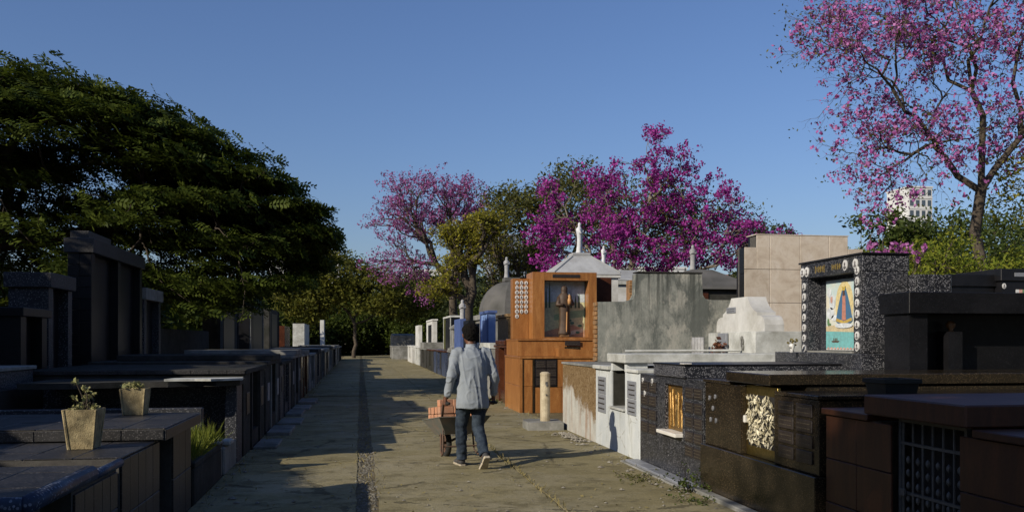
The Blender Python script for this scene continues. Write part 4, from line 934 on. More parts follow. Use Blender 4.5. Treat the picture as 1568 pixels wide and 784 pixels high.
# kerb stones and debris on that side
for k in range(6):
    y = 13.5 + k * 1.9; o = tag(bx('kerb_stone', 'concrete_grey', None, XL + .03, XL + .36 + .05 * (k % 3), y, y + 1.1 + .2 * (k % 2), 0, .05 + .02 * (k % 2), .012), ['worn step stone beside the tile-rimmed tomb', 'worn step stone before the grey tomb with carved pilasters', 'worn step stone under the tallest black headpiece', 'worn step stone before the plain speckled tomb', 'worn step stone before the dark grey tomb with paler slab', 'worn step stone last along the shaded tombs'][k], 'step', 'step stones along the shaded side')

# tall headpieces on the left
def stele_l(label, x0, x1, y0, y1, z0, z1, mat, cap, door='granite_black', capz=.2, tiles=None, cols=2):
    t = thing('headstone', label, 'headstone', ((x0 + x1) / 2, (y0 + y1) / 2, z0))
    bx('core', 'concrete_grey' if tiles else mat, t, x0, x1 - .22, y0 + .01, y1 - .01, z0, z1 - capz)
    n = cols
    for k in range(n + 1):
        y = y0 + (y1 - y0 - .2) * k / n; bx('pier', mat, t, x1 - .219, x1, y, y + .2, z0, z1 - capz)
    for k in range(n):
        a = y0 + (y1 - y0 - .2) * k / n + .2; b = y0 + (y1 - y0 - .2) * (k + 1) / n
        bx('door', door, t, x1 - .215, x1 - .15, a + .002, b - .002, z0, z1 - capz - .002)
    bx('lintel', cap, t, x0 - .05, x1 + .05, y0 - .05, y1 + .05, z1 - capz + .002, z1, .008)
    if tiles: panels(t, 'tile', tiles, 'y', y0, x0, x1, z0 + .02, z1 - capz - .01, 2, 10, .012, .008, seed=2)
    return t
h = stele_l('speckled terrazzo headpiece with a flat lintel, left of the tallest one', -5.05, -4.5, 14.3, 15.4, 1.1, 2.56, 'terrazzo_mid', 'terrazzo_mid', cols=1, capz=.22)
tw = stele_l('tallest black tiled headpiece with three piers and pale grout lines', -4.88, -4.5, 16.46, 20.1, 1.1, 3.30, 'granite_black', 'granite_tile', tiles='granite_black', capz=.25)
bx('crown_block', 'granite_tile', tw, -4.85, -4.55, 16.5, 17.9, 3.302, 3.43, .006)
stele_l('small terrazzo headpiece beside the tallest black one', -5.0, -4.5, 20.3, 21.9, 1.1, 2.68, 'terrazzo_mid', 'concrete_grey', cols=1, capz=.25)
stele_l('low black headpiece in front of the speckled terrazzo one', -5.1, -4.35, 12.75, 13.75, 1.1, 2.0, 'granite_black', 'granite_black', cols=1, capz=.12)
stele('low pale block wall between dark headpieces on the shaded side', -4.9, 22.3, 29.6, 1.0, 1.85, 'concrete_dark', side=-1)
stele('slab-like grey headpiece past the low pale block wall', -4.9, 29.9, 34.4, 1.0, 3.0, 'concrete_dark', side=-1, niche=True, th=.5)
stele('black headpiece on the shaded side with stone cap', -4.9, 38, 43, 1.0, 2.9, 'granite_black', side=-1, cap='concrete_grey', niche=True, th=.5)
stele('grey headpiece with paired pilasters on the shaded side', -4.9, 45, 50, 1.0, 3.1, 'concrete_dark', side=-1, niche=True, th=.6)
stele('reddish headpiece on the shaded side', -4.9, 54, 58, 1.0, 2.4, 'granite_redbrown', side=-1, th=.6)
stele('bright bluish-white headpiece catching sun on the shaded side', -4.7, 66, 72, .9, 2.75, 'concrete_white', side=-1, th=.8)
stele('slender white post-like headpiece near the end of the shaded row', -3.2, 75, 77, .8, 3.2, 'concrete_clean', side=-1, th=.3)

# ------------------------------------------------------------------ trees
def skeleton(base, fork, tips, seed, r_tip=.010, frac=.42, wob=.10, trunk_r=None, power=2.25):
    """branches from base through fork out to every tip; returns a mesh builder of tapered limbs"""
    r_ = np.random.RandomState(seed); segs = []
    def rec(p, idx):
        pts = tips[idx]
        if len(idx) == 1:
            segs.append((p, pts[0], r_tip, r_tip * .5)); return r_tip
        k = 2 if len(idx) < 12 else (3 if r_.rand() < .4 else 2)
        c = pts[r_.choice(len(pts), k, replace=False)]
        for _ in range(4):
            lab = ((pts[:, None] - c[None]) ** 2).sum(2).argmin(1)
            for q in range(k):
                if (lab == q).any(): c[q] = pts[lab == q].mean(0)
        tot = 0; loc = []
        for q in range(k):
            sub = idx[lab == q]
            if len(sub) == 0: continue
            if len(sub) == len(idx): sub_list = [idx[:len(idx) // 2], idx[len(idx) // 2:]]
            else: sub_list = [sub]
            for sb in sub_list:
                cc = tips[sb].mean(0); d = cc - p; ln = np.linalg.norm(d)
                node = p + d * (frac if len(sb) > 1 else .6) + r_.normal(0, 1, 3) * ln * wob * .5
                rr = rec(node, sb); loc.append((node, rr)); tot += rr ** power
        r0 = tot ** (1 / power)
        for node, rr in loc:
            mid = (p + node) / 2 + r_.normal(0, 1, 3) * np.linalg.norm(node - p) * wob
            ra = min(r0, rr * 1.35); segs.append((p, mid, ra, (ra + rr) / 2)); segs.append((mid, node, (ra + rr) / 2, rr))
        return r0
    fork = np.array(fork, float); base = np.array(base, float)
    r0 = rec(fork, np.arange(len(tips)))
    tr = trunk_r or r0 * 1.05
    d = fork - base; n = 5; prev = base - np.array([0, 0, .3]); pr = tr * 1.5
    for k in range(1, n + 1):
        q = base + d * k / n + (r_.normal(0, 1, 3) * np.array([1, 1, 0]) * np.linalg.norm(d) * .025 if k < n else 0); rr = tr * (1.25 - .25 * k / n)
        segs.append((prev, q, pr, rr)); prev = q; pr = rr
    m = MB()
    for a, b, ra, rb in segs:
        a = Vector(a); b = Vector(b); d = b - a
        if d.length < 1e-5: continue
        d.normalize(); u = d.orthogonal().normalized(); v = d.cross(u); n = 8 if ra > .08 else (5 if ra > .025 else 3)
        o = len(m.v)
        for p, rr in ((a - d * ra * .3, ra), (b + d * rb * .3, rb)):
            for k in range(n):
                t_ = 2 * math.pi * k / n; m.v.append(tuple(p + (u * math.cos(t_) + v * math.sin(t_)) * rr))
        for k in range(n): j = (k + 1) % n; m.f.append((o + k, o + j, o + n + j, o + n + k))
    return m
def in_ellipsoids(els, n, seed, shell=.55, zmin=None):
    """points biased to the outside of each ellipsoid (cx,cy,cz,rx,ry,rz[,weight])"""
    r_ = np.random.RandomState(seed); w_ = np.array([(e[3] * e[4] * e[5]) ** .8 * (e[6] if len(e) > 6 else 1) for e in els]); w_ /= w_.sum()
    pick = r_.choice(len(els), n, p=w_); E = np.array([e[:6] for e in els])[pick]
    d = unit(r_.normal(0, 1, (n, 3))); rad = (shell + (1 - shell) * r_.rand(n)) ** .8 * r_.uniform(.8, 1.08, n)
    P = E[:, :3] + d * E[:, 3:] * rad[:, None]
    if zmin is not None: P = P[P[:, 2] > zmin]
    return P
def pads_on(els, n, seed, shell=.6, zmin=None): return in_ellipsoids(els, n, seed, shell, zmin)
def finish_tree(name, label, base, m, crowns, bark='bark', group=None, cat='tree'):
    t = thing(name, label, cat, base, group)
    if m is not None: me = m.mesh('trunk', True); me.materials.append(MATS[bark]); put('trunk', me, t)
    for cn, me, mt in crowns: leafy(cn, me, mt, t)
    return t
def fronds(tips, centre, size, seed, per=7, up=.9):
    """flat sprays of leaflets reaching outwards from the crown and drooping a little"""
    r_ = np.random.RandomState(seed); n = len(tips)
    outv = unit((tips - np.array(centre)) * np.array([1, 1, .25]) + r_.normal(0, 1.2, (n, 3)) * np.array([1, 1, .25]))
    N = unit(np.array([0, 0, 1.0]) * up + outv * .35 + r_.normal(0, .35, (n, 3))); A = unit(np.cross(np.cross(N, outv), N)); S = np.cross(N, A)
    P, D, U, L = [], [], [], []
    for k in range(per):
        for s in (-1, 1):
            f = (k + .5) / per; ax = tips + A * ((f - .5) * size * 2) - N * (f ** 2 * size * .35)
            dd = unit(A * .55 + S * s * .9 + N * r_.normal(0, .15, (n, 1))); l = size * .42 * (1 - .45 * abs(f - .45)) * r_.uniform(.75, 1.2, n)
            P.append(ax + dd * l[:, None] * .9); D.append(dd); U.append(unit(np.cross(N, dd))); L.append(l)
    P, D, U, L = np.concatenate(P), np.concatenate(D), np.concatenate(U), np.concatenate(L)
    return leaves_mesh(P, D, U, L, L * .45)

# --- big dark evergreen on the left
# crown drawn as a side outline (x, top, bottom) and filled with flat pads of sprays; thinner in depth towards its right tip
prof = np.array([(-24, 6.0, 2.6), (-20, 8.4, 2.4), (-15, 9.4, 2.2), (-12, 8.9, 2.0), (-9.0, 8.6, 2.2), (-7.0, 8.35, 2.2), (-5.4, 7.85, 2.3), (-4.2, 7.5, 2.3), (-3.8, 6.9, 2.3), (-3.0, 6.6, 2.4), (-2.1, 6.0, 2.6), (-1.3, 5.55, 3.0), (-.8, 5.0, 3.7), (-.4, 4.5, 4.1)])
r_ = np.random.RandomState(21); pads = []
while len(pads) < 1100:
    x = r_.uniform(-22, -.6); zt, zb = np.interp(x, prof[:, 0], prof[:, 1]), np.interp(x, prof[:, 0], prof[:, 2])
    dep = np.interp(x, [-22, -12, -3, 0], [4, 5.5, 3.2, 1.0]); y = 25 + dep * r_.uniform(-.6, 1)
    k_ = 1 - .45 * ((y - 25) / (dep + .1)) ** 2            # lower towards front and back
    ztt = zb + (zt - zb) * k_
    z = ztt - abs(r_.normal(0, .5)) if r_.rand() < .5 else r_.uniform(zb, ztt)
    if z > zb: pads.append((x, y, min(z, ztt - .18)))
pads = np.array(pads); pads[:, 0] -= .45
tier = .95; ph = .6 * np.sin(pads[:, 0] * .8 + 1) + .5 * np.sin(pads[:, 1] * .7); pads[:, 2] += .42 * (np.round((pads[:, 2] - ph) / tier) * tier + ph - pads[:, 2])
tips = np.concatenate([p + np.clip(r_.normal(0, 1, (42, 3)), -1.7, 1.7) * np.array([.55, .55, .11]) * (.6 if p[0] > -2.6 else 1.0) for p in pads])
m = skeleton((-12, 29, 0), (-11.6, 28.6, 3.0), tips[::28], 3, .012, .4, .08)
finish_tree('evergreen_tree', 'huge dark evergreen tree with layered feathery foliage over the shaded tombs', (-12, 29, 0), m, [('foliage', fronds(tips, (-12, 25, 2), .215, 4, 5), 'leaf_canopy')])
# --- evergreens beyond the frame, most added to darken the left row and nearest tombs
def shade_tree(label, base, els, n, seed, fork=3.5):
    r_ = np.random.RandomState(seed); pads = pads_on(els, n, seed, .25, fork - .8)
    tips = np.concatenate([p + r_.normal(0, 1, (14, 3)) * np.array([.7, .7, .25]) for p in pads])
    m = skeleton(base, (base[0], base[1], fork), tips[::8], seed, .012, .4, .08)
    finish_tree('evergreen_tree', label, base, m, [('foliage', fronds(tips, (base[0], base[1], fork), .62, seed + 1, 4), 'leaf_dark')])
shade_tree('dense unseen evergreen tree added off to the left to darken the near tombs', (-19.0, 2.0, 0), [(-19.0, 2.0, 5.6, 5.0, 5.0, 2.6)], 260, 31)  # out of view, kept for the darkness it gives the left side
shade_tree('dense evergreen tree behind the photographer shading the rust-brown tomb', (-10.2, -8.0, 0), [(-10.2, -8.0, 6.8, 6.2, 5.6, 5.2)], 520, 33)

shade_tree('round unseen evergreen tree added beyond the dark mausoleums to block sky light', (-13.8, 12.5, 0), [(-13.8, 12.5, 4.9, 4.4, 4.2, 1.9)], 260, 35, 3.0)  # added out of view to cut sky light and shade the path's left half
shade_tree('unseen evergreen tree added behind the photographer, right of the path, to deepen shade', (6.5, -6.5, 0), [(6.5, -6.5, 5.6, 4.8, 4.0, 3.0)], 260, 37)  # added behind the camera to cut sky light on the near right tombs
shade_tree('unseen evergreen tree added farther right to deepen shade on the black headpiece', (14.5, -1.0, 0), [(14.5, -1.0, 5.4, 4.6, 4.4, 3.0)], 240, 39)  # second added tree, unseen, also screening sky light from the right row

# --- flowering trees
def flower_balls(tips, rad, per, size, seed):
    r_ = np.random.RandomState(seed); n = len(tips); P = np.repeat(tips, per, 0); d = unit(r_.normal(0, 1, P.shape)); k = len(P)
    P = P + d * (rad * r_.uniform(.35, 1.0, (k, 1)) * np.repeat(r_.uniform(.6, 1.25, (n, 1)), per, 0))
    N = unit(d + r_.normal(0, .6, (k, 3))); D = unit(np.cross(N, r_.normal(0, 1, (k, 3)))); U = np.cross(N, D); L = size * r_.uniform(.6, 1.25, k)
    return leaves_mesh(P, D, U, L, L * .8)
# magenta ipe, centre
els = [(11.5, 45, 6.3, 3.6, 3.2, 1.9), (15.2, 44.5, 6.6, 3.6, 3.4, 1.8), (19.2, 45, 6.5, 2.9, 3.0, 1.3), (10.8, 46, 8.6, 2.6, 3, 1.9), (14.0, 46, 9.4, 3.0, 3, 1.9), (17.3, 46, 8.9, 2.8, 3, 1.8), (15.4, 45.5, 11.8, .7, .7, 1.2, 3.0), (16.9, 45.5, 11.2, .8, .7, .8, 2.5), (20.2, 45, 7.0, 1.6, 2.0, .9), (9.6, 45, 5.6, 1.8, 2.4, 1.0)]
pads = pads_on(els, 225, 41, .5)
r_ = np.random.RandomState(41)
tips = np.concatenate([p + r_.normal(0, 1, (8, 3)) * np.array([.30, .30, .18]) for p in pads])
m = skeleton((14.2, 46, 0), (14.2, 46, 3.4), tips[::3], 5, .012, .42, .12)
gl = in_ellipsoids([(14.5, 47, 7.6, 4.8, 3, 3.0), (19.5, 47, 7.6, 2.2, 2.2, 2.0)], 900, 44, .3)
finish_tree('ipe_tree', 'broad tree in full magenta bloom behind the chapels', (14.2, 46, 0), m, [('blossom', flower_balls(tips, .27, 16, .068, 42), 'petal_magenta'), ('foliage', rand_leaves(gl, (.35, .35, .25), .10, 45, .4, .45, 9), 'leaf_olive')], 'bark_pale')
# mauve ipe, farther down the path
els = [(4.6, 60, 10.6, 3.6, 3.0, 2.3), (2.6, 60, 9.2, 1.9, 2.4, 1.8), (6.8, 60, 10.2, 2.0, 2.5, 2.2), (2.6, 60, 6.6, 1.9, 2.0, 1.3), (4.2, 59, 4.9, 1.6, 1.6, .9, .6)]
pads = pads_on(els, 170, 51, .72)
r_ = np.random.RandomState(51); tips = np.concatenate([p + r_.normal(0, 1, (9, 3)) * np.array([.42, .42, .26]) for p in pads])
m = skeleton((6.3, 60, 0), (6.0, 60, 4.2), tips[::2], 6, .013, .42, .12)
finish_tree('ipe_tree', 'thin-crowned mauve flowering tree leaning over the path end', (6.3, 60, 0), m, [('blossom', flower_balls(tips, .28, 11, .066, 52), 'petal_mauve')], 'bark')
# pink ipe at the right
els = [(14.2, 23.5, 10.2, 3.2, 3.2, 2.0), (17.5, 24, 11.6, 4.0, 3.6, 2.6), (21.5, 24, 10.5, 3.4, 3.4, 3.0), (14.9, 23.2, 6.7, 2.0, 2.0, 1.6, 1.6), (16.2, 23.6, 8.4, 2.2, 2.2, 1.7, 1.3), (19.6, 24, 7.6, 2.2, 2.2, 1.6), (12.4, 23.4, 9.6, 1.5, 1.6, .9), (14.2, 23, 5.6, 1.2, 1.2, 1.0, 1.5), (13.4, 23.2, 7.2, 1.3, 1.4, 1.2, 1.2)]
pads = pads_on(els, 430, 61, .4)
r_ = np.random.RandomState(61); tips = np.concatenate([p + r_.normal(0, 1, (10, 3)) * np.array([.30, .30, .22]) for p in pads]); bloom = np.repeat(r_.rand(len(pads)) < .72, 10)
m = skeleton((17.75, 24, 0), (17.8, 24, 5.9), tips, 7, .0031, .42, .13, trunk_r=.15)
sel = tips[bloom & (r_.rand(len(tips)) < .92)]; lf = tips[r_.rand(len(tips)) < .30]
finish_tree('ipe_tree', 'tall pink-flowered tree with bare dark limbs and slanting trunk', (17.75, 24, 0), m, [('blossom', flower_balls(sel, .15, 9, .05, 62), 'petal_pink'), ('foliage', rand_leaves(lf, (.2, .2, .15), .055, 63, .2, .45, 5), 'leaf_olive'), ('lower_foliage', rand_leaves(in_ellipsoids([(19.6, 24.5, 6.2, 1.6, 1.6, 1.6)], 420, 64, .3), (.14, .14, .1), .075, 65, .2, .42, 4), 'leaf_yellow')], 'bark')

def leaf_tree(name, label, base, fork, els, npads, per, spread, size, leaves, mat, seed, bark='bark', shell=.5, step=4, group=None, rt=.012, twigs=None):
    r_ = np.random.RandomState(seed); pads = pads_on(els, npads, seed, shell)
    tips = np.concatenate([p + r_.normal(0, 1, (per, 3)) * np.array(spread) for p in pads])
    m = skeleton(base, fork, tips[::step], seed, rt, .42, .11)
    return finish_tree(name, label, base, m, [('foliage', rand_leaves(tips, (spread[0] * .55, spread[1] * .55, spread[2] * .7), size, seed + 1, .5, .45, leaves), mat)], bark, group)
# thin yellow-green tree in front of the mauve one
leaf_tree('broadleaf_tree', 'slender yellow-green tree in front of the mauve flowering one', (6.1, 51, 0), (5.9, 51, 3.4), [(5.6, 51, 6.6, 1.5, 1.5, 1.3), (4.4, 51, 4.6, 1.1, 1.2, .8), (6.8, 51, 8.0, 1.1, 1.2, .9), (5.0, 51, 7.6, .8, 1, .6)], 110, 10, (.28, .28, .16), .10, 7, 'leaf_yellow', 71, 'bark', .4, 1, rt=.014)
# green one behind the magenta tree
leaf_tree('broadleaf_tree', 'rounded olive-green tree behind the magenta blossom', (11, 56, 0), (11, 56, 4), [(10.0, 56, 8.4, 3.2, 3.2, 3.2), (13.5, 56, 10.4, 3.4, 3.2, 2.4), (8.6, 56, 9.8, 1.8, 2, 1.5), (20.0, 57, 9.2, 3.2, 2.6, 2.0, .6)], 240, 12, (.5, .5, .28), .13, 6, 'leaf_olive', 81)
leaf_tree('broadleaf_tree', 'bare-twigged tree with few olive leaves between mauve and magenta trees', (9.2, 54, 0), (9.1, 54, 2.6), [(8.6, 54, 6.0, 1.8, 1.8, 2.6), (7.8, 54, 8.2, 1.2, 1.2, 1.6)], 80, 8, (.4, .4, .3), .10, 2, 'leaf_yellow', 83, 'bark', .3, 1, rt=.014)
# olive tree over the path end and the dark ones behind
leaf_tree('broadleaf_tree', 'olive-green spreading tree with a forked trunk at the path end', (-.6, 82, 0), (-.5, 82, 3.0), [(-2.6, 82, 7.4, 3.4, 3.2, 2.4), (1.5, 81, 6.0, 3.2, 3.0, 2.2), (-4.6, 82, 5.4, 3.0, 2.4, 2.4), (4.5, 83, 5.0, 2.6, 2.4, 1.8)], 300, 11, (.5, .5, .26),   .18, 7, 'leaf_sunny', 91, step=8, rt=.009)
k = 0
for (x, y, hgt, wd, mt, lb) in ((-10, 100, 8, 6, 'leaf_dark', 'dark tree farthest left in the grove closing the path'), (-2, 108, 7.5, 5.5, 'leaf_dark', 'dark round tree straight beyond the path end'), (6, 100, 9.0, 5.5, 'leaf_dark', 'dark low tree under the mauve blossom'),
                            (13, 96, 8.6, 5, 'leaf_far', 'dark low tree behind the ribbed dome'), (20, 100, 7.6, 5.5, 'leaf_far', 'green tree behind the magenta tree, left of the beige wall'), (26, 84, 8.2, 4.5, 'leaf_olive', 'olive tree showing right of the magenta blossom'),
                            (55, 118, 18.6, 4.5, 'leaf_far', 'distant dark tree above the left end of the beige wall'), (63, 120, 17.2, 5, 'leaf_far', 'distant dark tree above the right end of the beige wall'),
                            (19.0, 30, 5.4, 2.6, 'leaf_green', 'dark green tree left of the pink-flowered trunk'), (26.5, 36, 6.8, 4.0, 'leaf_green', 'green tree behind the pink-flowered trunk'), (36, 46, 9.0, 5, 'leaf_green', 'green tree at the far right behind the black tombs')):
    k += 1; nz = max(3, hgt * .38)
    leaf_tree('broadleaf_tree', lb, (x, y, 0), (x, y, hgt * .28), [(x, y, hgt * .62, wd, wd * .8, nz), (x - wd * .5, y, hgt * .45, wd * .6, wd * .6, nz * .7), (x + wd * .5, y, hgt * .5, wd * .6, wd * .6, nz * .7)], 190, 13, (wd * .11, wd * .11, wd * .06), .25 if y > 60 else .11, 7 if y > 60 else 12, mt, 100 + k, 'bark', .55, 6, 'trees closing the view')
for k, (x, y, w_, h_, lb) in enumerate(((-7.5, 92, 4, 4.5, 'dark shrub closing the shaded row at the path end'), (-2.5, 97, 4, 4.2, 'dark shrub left of the path end'), (2.0, 99, 3.6, 4.0, 'dark shrub straight across the path end'), (6.5, 95, 3.8, 4.2, 'dark shrub right of the path end'), (11.5, 90, 3.8, 4.4, 'dark shrub behind the far sunlit tombs'), (16.5, 86, 4.0, 4.6, 'dark shrub behind the pedestal statue'),
        (-9.5, 34, 2.6, 4.2, 'dark shrub behind the low pale block wall'), (-12, 45, 3.6, 5.2, 'dark shrub behind the slab-like grey headpiece'), (-9, 56, 3.2, 5.0, 'dark shrub behind the capped black headpiece'), (-9.5, 70, 3.6, 5.2, 'dark shrub behind the bluish-white headpiece'))):
    leaf_tree('shrub', lb, (x, y, 0), (x, y, .5), [(x, y, h_ * .5, w_, w_ * .6, h_ * .52)], 150, 13, (w_ * .12, w_ * .12, w_ * .08), .20, 7, 'leaf_dark', 160 + k, 'bark', .6, 9, 'dark shrubs behind the tombs')
# bright bushes right, behind the black tombs
for k, (x, y, w_, h_, lb) in enumerate(((12.6, 21.5, 1.9, 3.7, 'bright yellow-green bush behind the speckled headpiece'), (15.4, 22.5, 1.9, 4.2, 'bright yellow-green bush against the pink-flowered trunk'), (20.0, 23, 2.6, 4.6, 'bright green bush right of the pink-flowered trunk'))):
    leaf_tree('bush', lb, (x, y, 0), (x, y, .6), [(x, y, h_ * .55, w_, w_ * .8, h_ * .48)], 170, 13, (.22, .22, .16), .055, 7, 'leaf_bright', 140 + k, 'bark', .75, 9)
b = thing('bougainvillea', 'pink blossom spray rising behind the speckled black headpiece', 'bush', (8.2, 13.2, 0))
C = np.random.RandomState(3).normal(0, 1, (22, 3)) * np.array([.20, .2, .10]) + np.array([8.35, 13.2, 2.95]); C2 = np.random.RandomState(4).normal(0, 1, (10, 3)) * np.array([.07, .1, .16]) + np.array([7.95, 13.2, 3.05])
C = np.concatenate([C, C2]); mm = skeleton((8.4, 13.3, 0), (8.35, 13.3, 1.8), C, 3, .006, .4, .1); me = mm.mesh('stem'); me.materials.append(MATS['bark']); put('stem', me, b)
leafy('blossom', flower_balls(C, .07, 14, .032, 6), 'petal_pink', b)

# ------------------------------------------------------------------ weeds
def weed(label, x, y, r0, n, size, seed, mat='leaf_bright', h=.10):
    t = thing('weed', label, 'weed', (x, y, 0)); r_ = np.random.RandomState(seed)
    C = np.c_[r_.normal(x, r0, n), r_.normal(y, r0 * 1.3, n), np.abs(r_.normal(0, h, n)) + .015]; C[:, 0] = np.minimum(C[:, 0], XF - .07)
    m = MB()
    for c in C[::4]: m.tube([(x + (c[0] - x) * .4, y + (c[1] - y) * .4, .0), tuple(c)], [.004, .002], 3)
    m.build('stem', 'bark', t); leafy('leaves', rand_leaves(C, (.015, .015, .012), size, seed + 1, .5, .6, 5), mat, t)
weed('leafy green weed at the foot of the brown granite tomb', 3.36, 9.0, .10, 70, .018, 3, 'leaf_green', .11)
weed('flat creeping weed on the path before the terrazzo tomb', 3.08, 9.9, .16, 60, .014, 5, 'leaf_olive', .012)
weed('small weed tuft in the kerb of the brown granite tomb', 3.2, 8.45, .10, 40, .014, 7, 'leaf_green', .02)
weed('dusty weeds by the base of the orange shrine', 3.1, 22.5, .15, 70, .025, 9, 'leaf_olive', .06)
weed('dry weed in the wall crack of the whitewashed tomb', 3.5, 11.65, .01, 4, .012, 11, 'leaf_olive', .01)
rs = np.random.RandomState(8); P = np.c_[np.r_[rs.normal(1.855, .02, 350), rs.normal(.07, .09, 500), rs.normal(3.45, .08, 500), rs.normal(-1.48, .08, 900)], np.r_[8 + 10 * rs.rand(350), rs.uniform(9, 45, 500), rs.uniform(17, 70, 500), rs.uniform(9, 60, 900)], np.full(2250, .005)]
o = leafy('grass_tufts', grass_mesh(P, .09, 4, .8, .005), 'grass_dry'); setting(o, 'stuff'); o['label'] = 'dry grass blades along the path edges and gutter'; o['category'] = 'grass'
rs = np.random.RandomState(9); n = 900; P = np.c_[rs.uniform(-1.5, 3.5, n), 8 + 50 * rs.rand(n) ** 1.6, np.full(n, .024)]; N = unit(np.c_[rs.normal(0, .3, (n, 2)), np.ones(n)]); D = unit(np.cross(N, rs.normal(0, 1, (n, 3))))
o = leafy('fallen_leaves', leaves_mesh(P, D, np.cross(N, D), rs.uniform(.012, .03, n), rs.uniform(.006, .014, n)), 'grass_dry'); setting(o, 'stuff'); o['label'] = 'small dry fallen leaves scattered over the path'; o['category'] = 'leaves'

# ------------------------------------------------------------------ buildings of the town behind
def building(label, x, y, w_, d_, h_, mat, floors, bays, roof=None, z0=0):
    t = thing('building', label, 'building', (x, y, 0)); bx('wall', mat, t, x - w_ / 2, x + w_ / 2, y, y + d_, 0, h_)
    fh = h_ / floors; bw = w_ / bays; me = MB().box(-bw * .3, bw * .3, -.06, 0, -fh * .28, fh * .28).mesh('window'); me.materials.append(MATS['window_glass'])
    me2 = MB().box(-bw * .34, bw * .34, -.16, 0, -.12, 0).mesh('sill'); me2.materials.append(MATS[mat])
    for i in range(floors):
        for j in range(bays):
            xx = x - w_ / 2 + bw * (j + .5); zz = fh * (i + .55); put('window', me, t, (xx, y - .002, zz)); 
    for i in range(1, floors): bx('floor_band', mat, t, x - w_ / 2 - .1, x + w_ / 2 + .1, y - .15, y - .003, fh * i - .12, fh * i + .12)
    if roof: bx('roof', roof, t, x - w_ / 2 - .4, x + w_ / 2 + .4, y - .4, y + d_ + .4, h_ + .002, h_ + .7)
    else: bx('parapet', mat, t, x - w_ / 2 - .2, x + w_ / 2 + .2, y - .2, y + d_ + .2, h_ + .002, h_ + .5)
    return t
building('white apartment tower showing through the pink-flowered tree', 172, 260, 8, 12, 49, 'building_white', 15, 4)
building('grey glass tower behind the bare-twigged tree', 45, 280, 11, 12, 34, 'building_grey', 11, 4)
building('slim pale tower beside the grey glass one', 56, 290, 7, 10, 31, 'building_white', 11, 3)
building('cream house with a tiled roof beyond the grove', 38, 170, 14, 9, 11, 'building_cream', 3, 5, 'roof_tile')
building('white house behind the mauve flowering tree', 14, 180, 10, 9, 15, 'building_white', 5, 4)
building('white low block at the edge of the huge evergreen', -13, 220, 16, 10, 22, 'building_white', 6, 6)
building('cream house seen under the olive tree', -10, 150, 12, 9, 9.5, 'building_cream', 3, 5, 'roof_tile')
building('pale house beneath the magenta blossom', 60, 190, 20, 9, 17, 'building_white', 5, 7)
building('cream block behind the magenta tree trunk', 78, 200, 18, 9, 16, 'building_cream', 4, 6, 'roof_tile')
building('small pale house far right among the leaves', 100, 150, 14, 9, 15, 'building_white', 4, 5)

# ------------------------------------------------------------------ the man and his wheelbarrow
from mathutils import noise as mn
MX, MY, MYAW = 1.36, 11.20, R(11)
MROT = Matrix.Translation((MX, MY, 0)) @ Matrix.Rotation(MYAW, 4, 'Z')
def remeshed(mb, name, voxel, smooth=3, warp=None):
    me = mb.mesh('tmp'); o = bpy.data.objects.new('tmp', me); COL.objects.link(o)
    rm = o.modifiers.new('r', 'REMESH'); rm.mode = 'VOXEL'; rm.voxel_size = voxel; sm = o.modifiers.new('s', 'SMOOTH'); sm.factor = .5; sm.iterations = smooth
    dg = bpy.context.evaluated_depsgraph_get(); dg.update(); out = bpy.data.meshes.new_from_object(o.evaluated_get(dg)); bpy.data.objects.remove(o)
    if warp:
        cs = [v.co.copy() for v in out.vertices]; ns = [v.normal.copy() for v in out.vertices]
        for v, c, n in zip(out.vertices, cs, ns): v.co = c + n * warp(c)
    out.transform(MROT); out.name = name; out.polygons.foreach_set('use_smooth', [True] * len(out.polygons)); out.update(); return out
def tring(cx, cy, z, rx, ry, n=20, sq=1.0): return [(cx + rx * math.copysign(abs(math.cos(a)) ** sq, math.cos(a)), cy + ry * math.copysign(abs(math.sin(a)) ** sq, math.sin(a)), z) for a in [2 * math.pi * k / n for k in range(n)]]
man = thing('person', 'man in a pale blue shirt and dark jeans pushing a wheelbarrow, seen from behind', 'person', (MX, MY, 0))
SH = {-1: (-.195, .03, 1.425), 1: (.195, .03, 1.425)}; EL = {-1: (-.275, -.03, 1.13), 1: (.275, -.03, 1.13)}; WR = {-1: (-.300, .075, .885), 1: (.300, .075, .885)}
HIP = {-1: (-.09, .0, .92), 1: (.09, .0, .92)}; KN = {-1: (-.095, .16, .50), 1: (.085, .03, .49)}; AN = {-1: (-.075, .20, .10), 1: (.075, -.25, .19)}
HP = .80                                                # height of the handles
b = MB()                                                # body: one surface from head to ankles
b.loft([tring(0, .0, .88, .14, .10), tring(0, .0, 1.0, .135, .095), tring(0, .02, 1.2, .16, .10), tring(0, .03, 1.36, .165, .10), tring(0, .04, 1.44, .12, .08), tring(0, .055, 1.49, .06, .06), tring(0, .07, 1.56, .055, .06), tring(0, .085, 1.60, .058, .07)])
b.loft([tring(0, .10 + o_, z, rx, ry, 18) for z, rx, ry, o_ in ((1.525, .02, .03, .05), (1.54, .05, .06, .025), (1.57, .064, .082, .01), (1.61, .072, .095, 0), (1.65, .076, .098, 0), (1.69, .074, .095, 0), (1.72, .060, .075, 0), (1.74, .03, .04, 0))])
